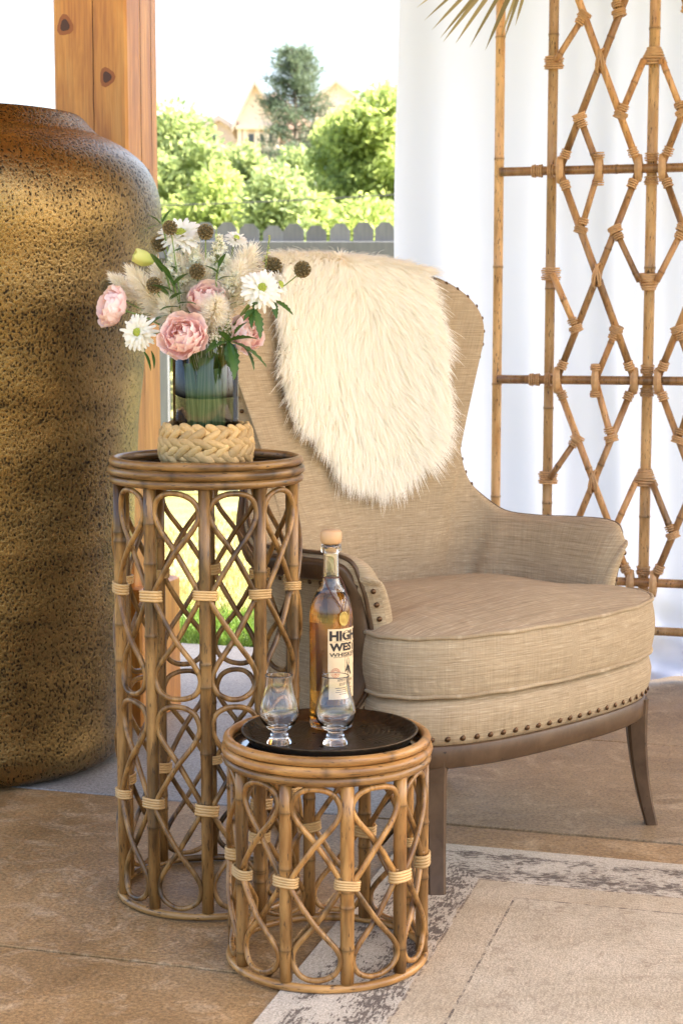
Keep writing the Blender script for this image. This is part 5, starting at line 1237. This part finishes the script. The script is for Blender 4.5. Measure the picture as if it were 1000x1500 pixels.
for a in ((196, 402, Y0 - .01, (-.62, -.15, .75), .10, .020, 1, 'white pampas plume leaning left above the drooping daisy'), (216, 425, Y0 + .0, (-.5, -.2, .8), .08, .022, 2, 'fluffy cream plume leaning left behind the thin stemmed pod'), (262, 385, Y0 + .01, (-.2, -.1, .95), .10, .022, 3, 'upright cream plume below the topmost white flower'),
          (366, 372, Y0 + .01, (.38, -.1, .9), .11, .030, 4, 'thick tan pampas plume standing between daisy and seed pods'), (318, 440, Y0 - .07, (.3, -.5, .8), .06, .022, 5, 'wispy tan plume in front of the middle pink bloom'), (300, 395, Y0 + .0, (.05, 0, 1), .09, .02, 6, 'feathery cream plume behind the middle pink bloom'),
          (168, 408, Y0 + .02, (-.75, -.1, .65), .06, .014, 7, 'thin white plume tip behind the sideways pink bloom'), (282, 470, Y0 - .04, (-.1, -.4, .9), .05, .02, 8, 'short cream plume between the two big pink blooms'), (335, 405, Y0 + .02, (.2, -.1, .9), .09, .022, 9, 'cream plume right of the nestled seed pod'), (232, 395, Y0 + .015, (-.35, -.1, .9), .10, .024, 21, 'full white plume right of the yellow green bud'), (284, 372, Y0 + .03, (-.05, 0, 1), .10, .024, 22, 'tall white plume behind the topmost middle pod'), (352, 392, Y0 - .02, (.3, -.2, .9), .08, .026, 23, 'pale plume just left of the big white daisy'), (243, 440, Y0 - .03, (-.35, -.3, .85), .07, .022, 24, 'pale plume above the large drooping pink bloom')): plume(*a)
# white sprays
def spray(px, py, Y, axis, L, R, seed, lab_, mat='white_petal', n_=190, s=.0056):
    head = D(px, py, Y); axis = Vector(axis).normalized(); bs = head - axis * L; base, P = stem_path(bs, axis); o = thing('blossom_spray', lab_, 'flower', base, 0, 'small blossom sprays in the bouquet')
    P = np.concatenate([P, [np.array(head)]]); st_ = [tube(P - np.array(base), .0010, 5)]; rp = np.random.default_rng(seed); A = np.array(frame_to(axis)); parts = []
    for k in range(n_):
        q = rp.random() ** .8; az = rp.uniform(0, 2 * PI); rad = R * (1.1 - q) * rp.uniform(.3, 1); p = np.array([rad * math.cos(az), rad * math.sin(az), q * L + rad * .4]); s_ = s * rp.uniform(.6, 1.1)
        if k % 3 == 0: st_.append(tube([(np.array([0, 0, q * L - rad * .4])) @ A.T + np.array(bs) - np.array(base), p @ A.T + np.array(bs) - np.array(base)], .0005, 4))
        B = np.array(frame_to(rp.normal(size=3))); v_ = [np.zeros(3)]; 
        for e in range(10): a = e * PI / 5; rr_ = s_ * (1 if e % 2 == 0 else .45); v_.append(np.array([rr_ * math.cos(a), rr_ * math.sin(a), rr_ * .45]))
        parts.append((np.array(v_) @ B.T + p, [(0, 1 + e, 1 + (e + 1) % 10) for e in range(10)]))
    V, Fc = join(parts); mk('blossoms', (V @ A.T + np.array(bs) - np.array(base), Fc), M[mat], o, tone=.45 + .55 * rp.random(len(V))); mk('stem', join(st_), M['stem'], o, True)
for a in ((322, 345, Y0 + .01, (.1, -.1, 1), .07, .030, 11, 'white blossom spray right of the topmost middle pod'), (332, 375, Y0 - .01, (.2, -.3, .9), .06, .030, 12, 'white blossom spray above the tan pampas plume'), (285, 365, Y0 + .0, (-.05, -.2, 1), .06, .028, 13, 'white blossom spray behind the nestled seed pod'), (345, 400, Y0 - .03, (.25, -.4, .9), .06, .030, 17, 'white blossom spray beside the big white daisy'), (250, 372, Y0 - .01, (-.2, -.2, .9), .06, .026, 18, 'white blossom spray below the top fringed flower'),
          (335, 470, Y0 - .06, (.35, -.6, .6), .05, .028, 14, 'tiny cream blossom spray above the serrated leaves', 'cream', 150, .0026), (315, 492, Y0 - .085, (.1, -.8, .4), .03, .022, 15, 'tiny cream blossom spray at the vase rim beside the large pink bloom', 'cream', 100, .0024), (395, 345, Y0 + .0, (.15, -.1, 1), .075, .010, 16, 'thin green curling sprig rising past the right seed pod', 'bud', 40, .0026)): spray(*a)
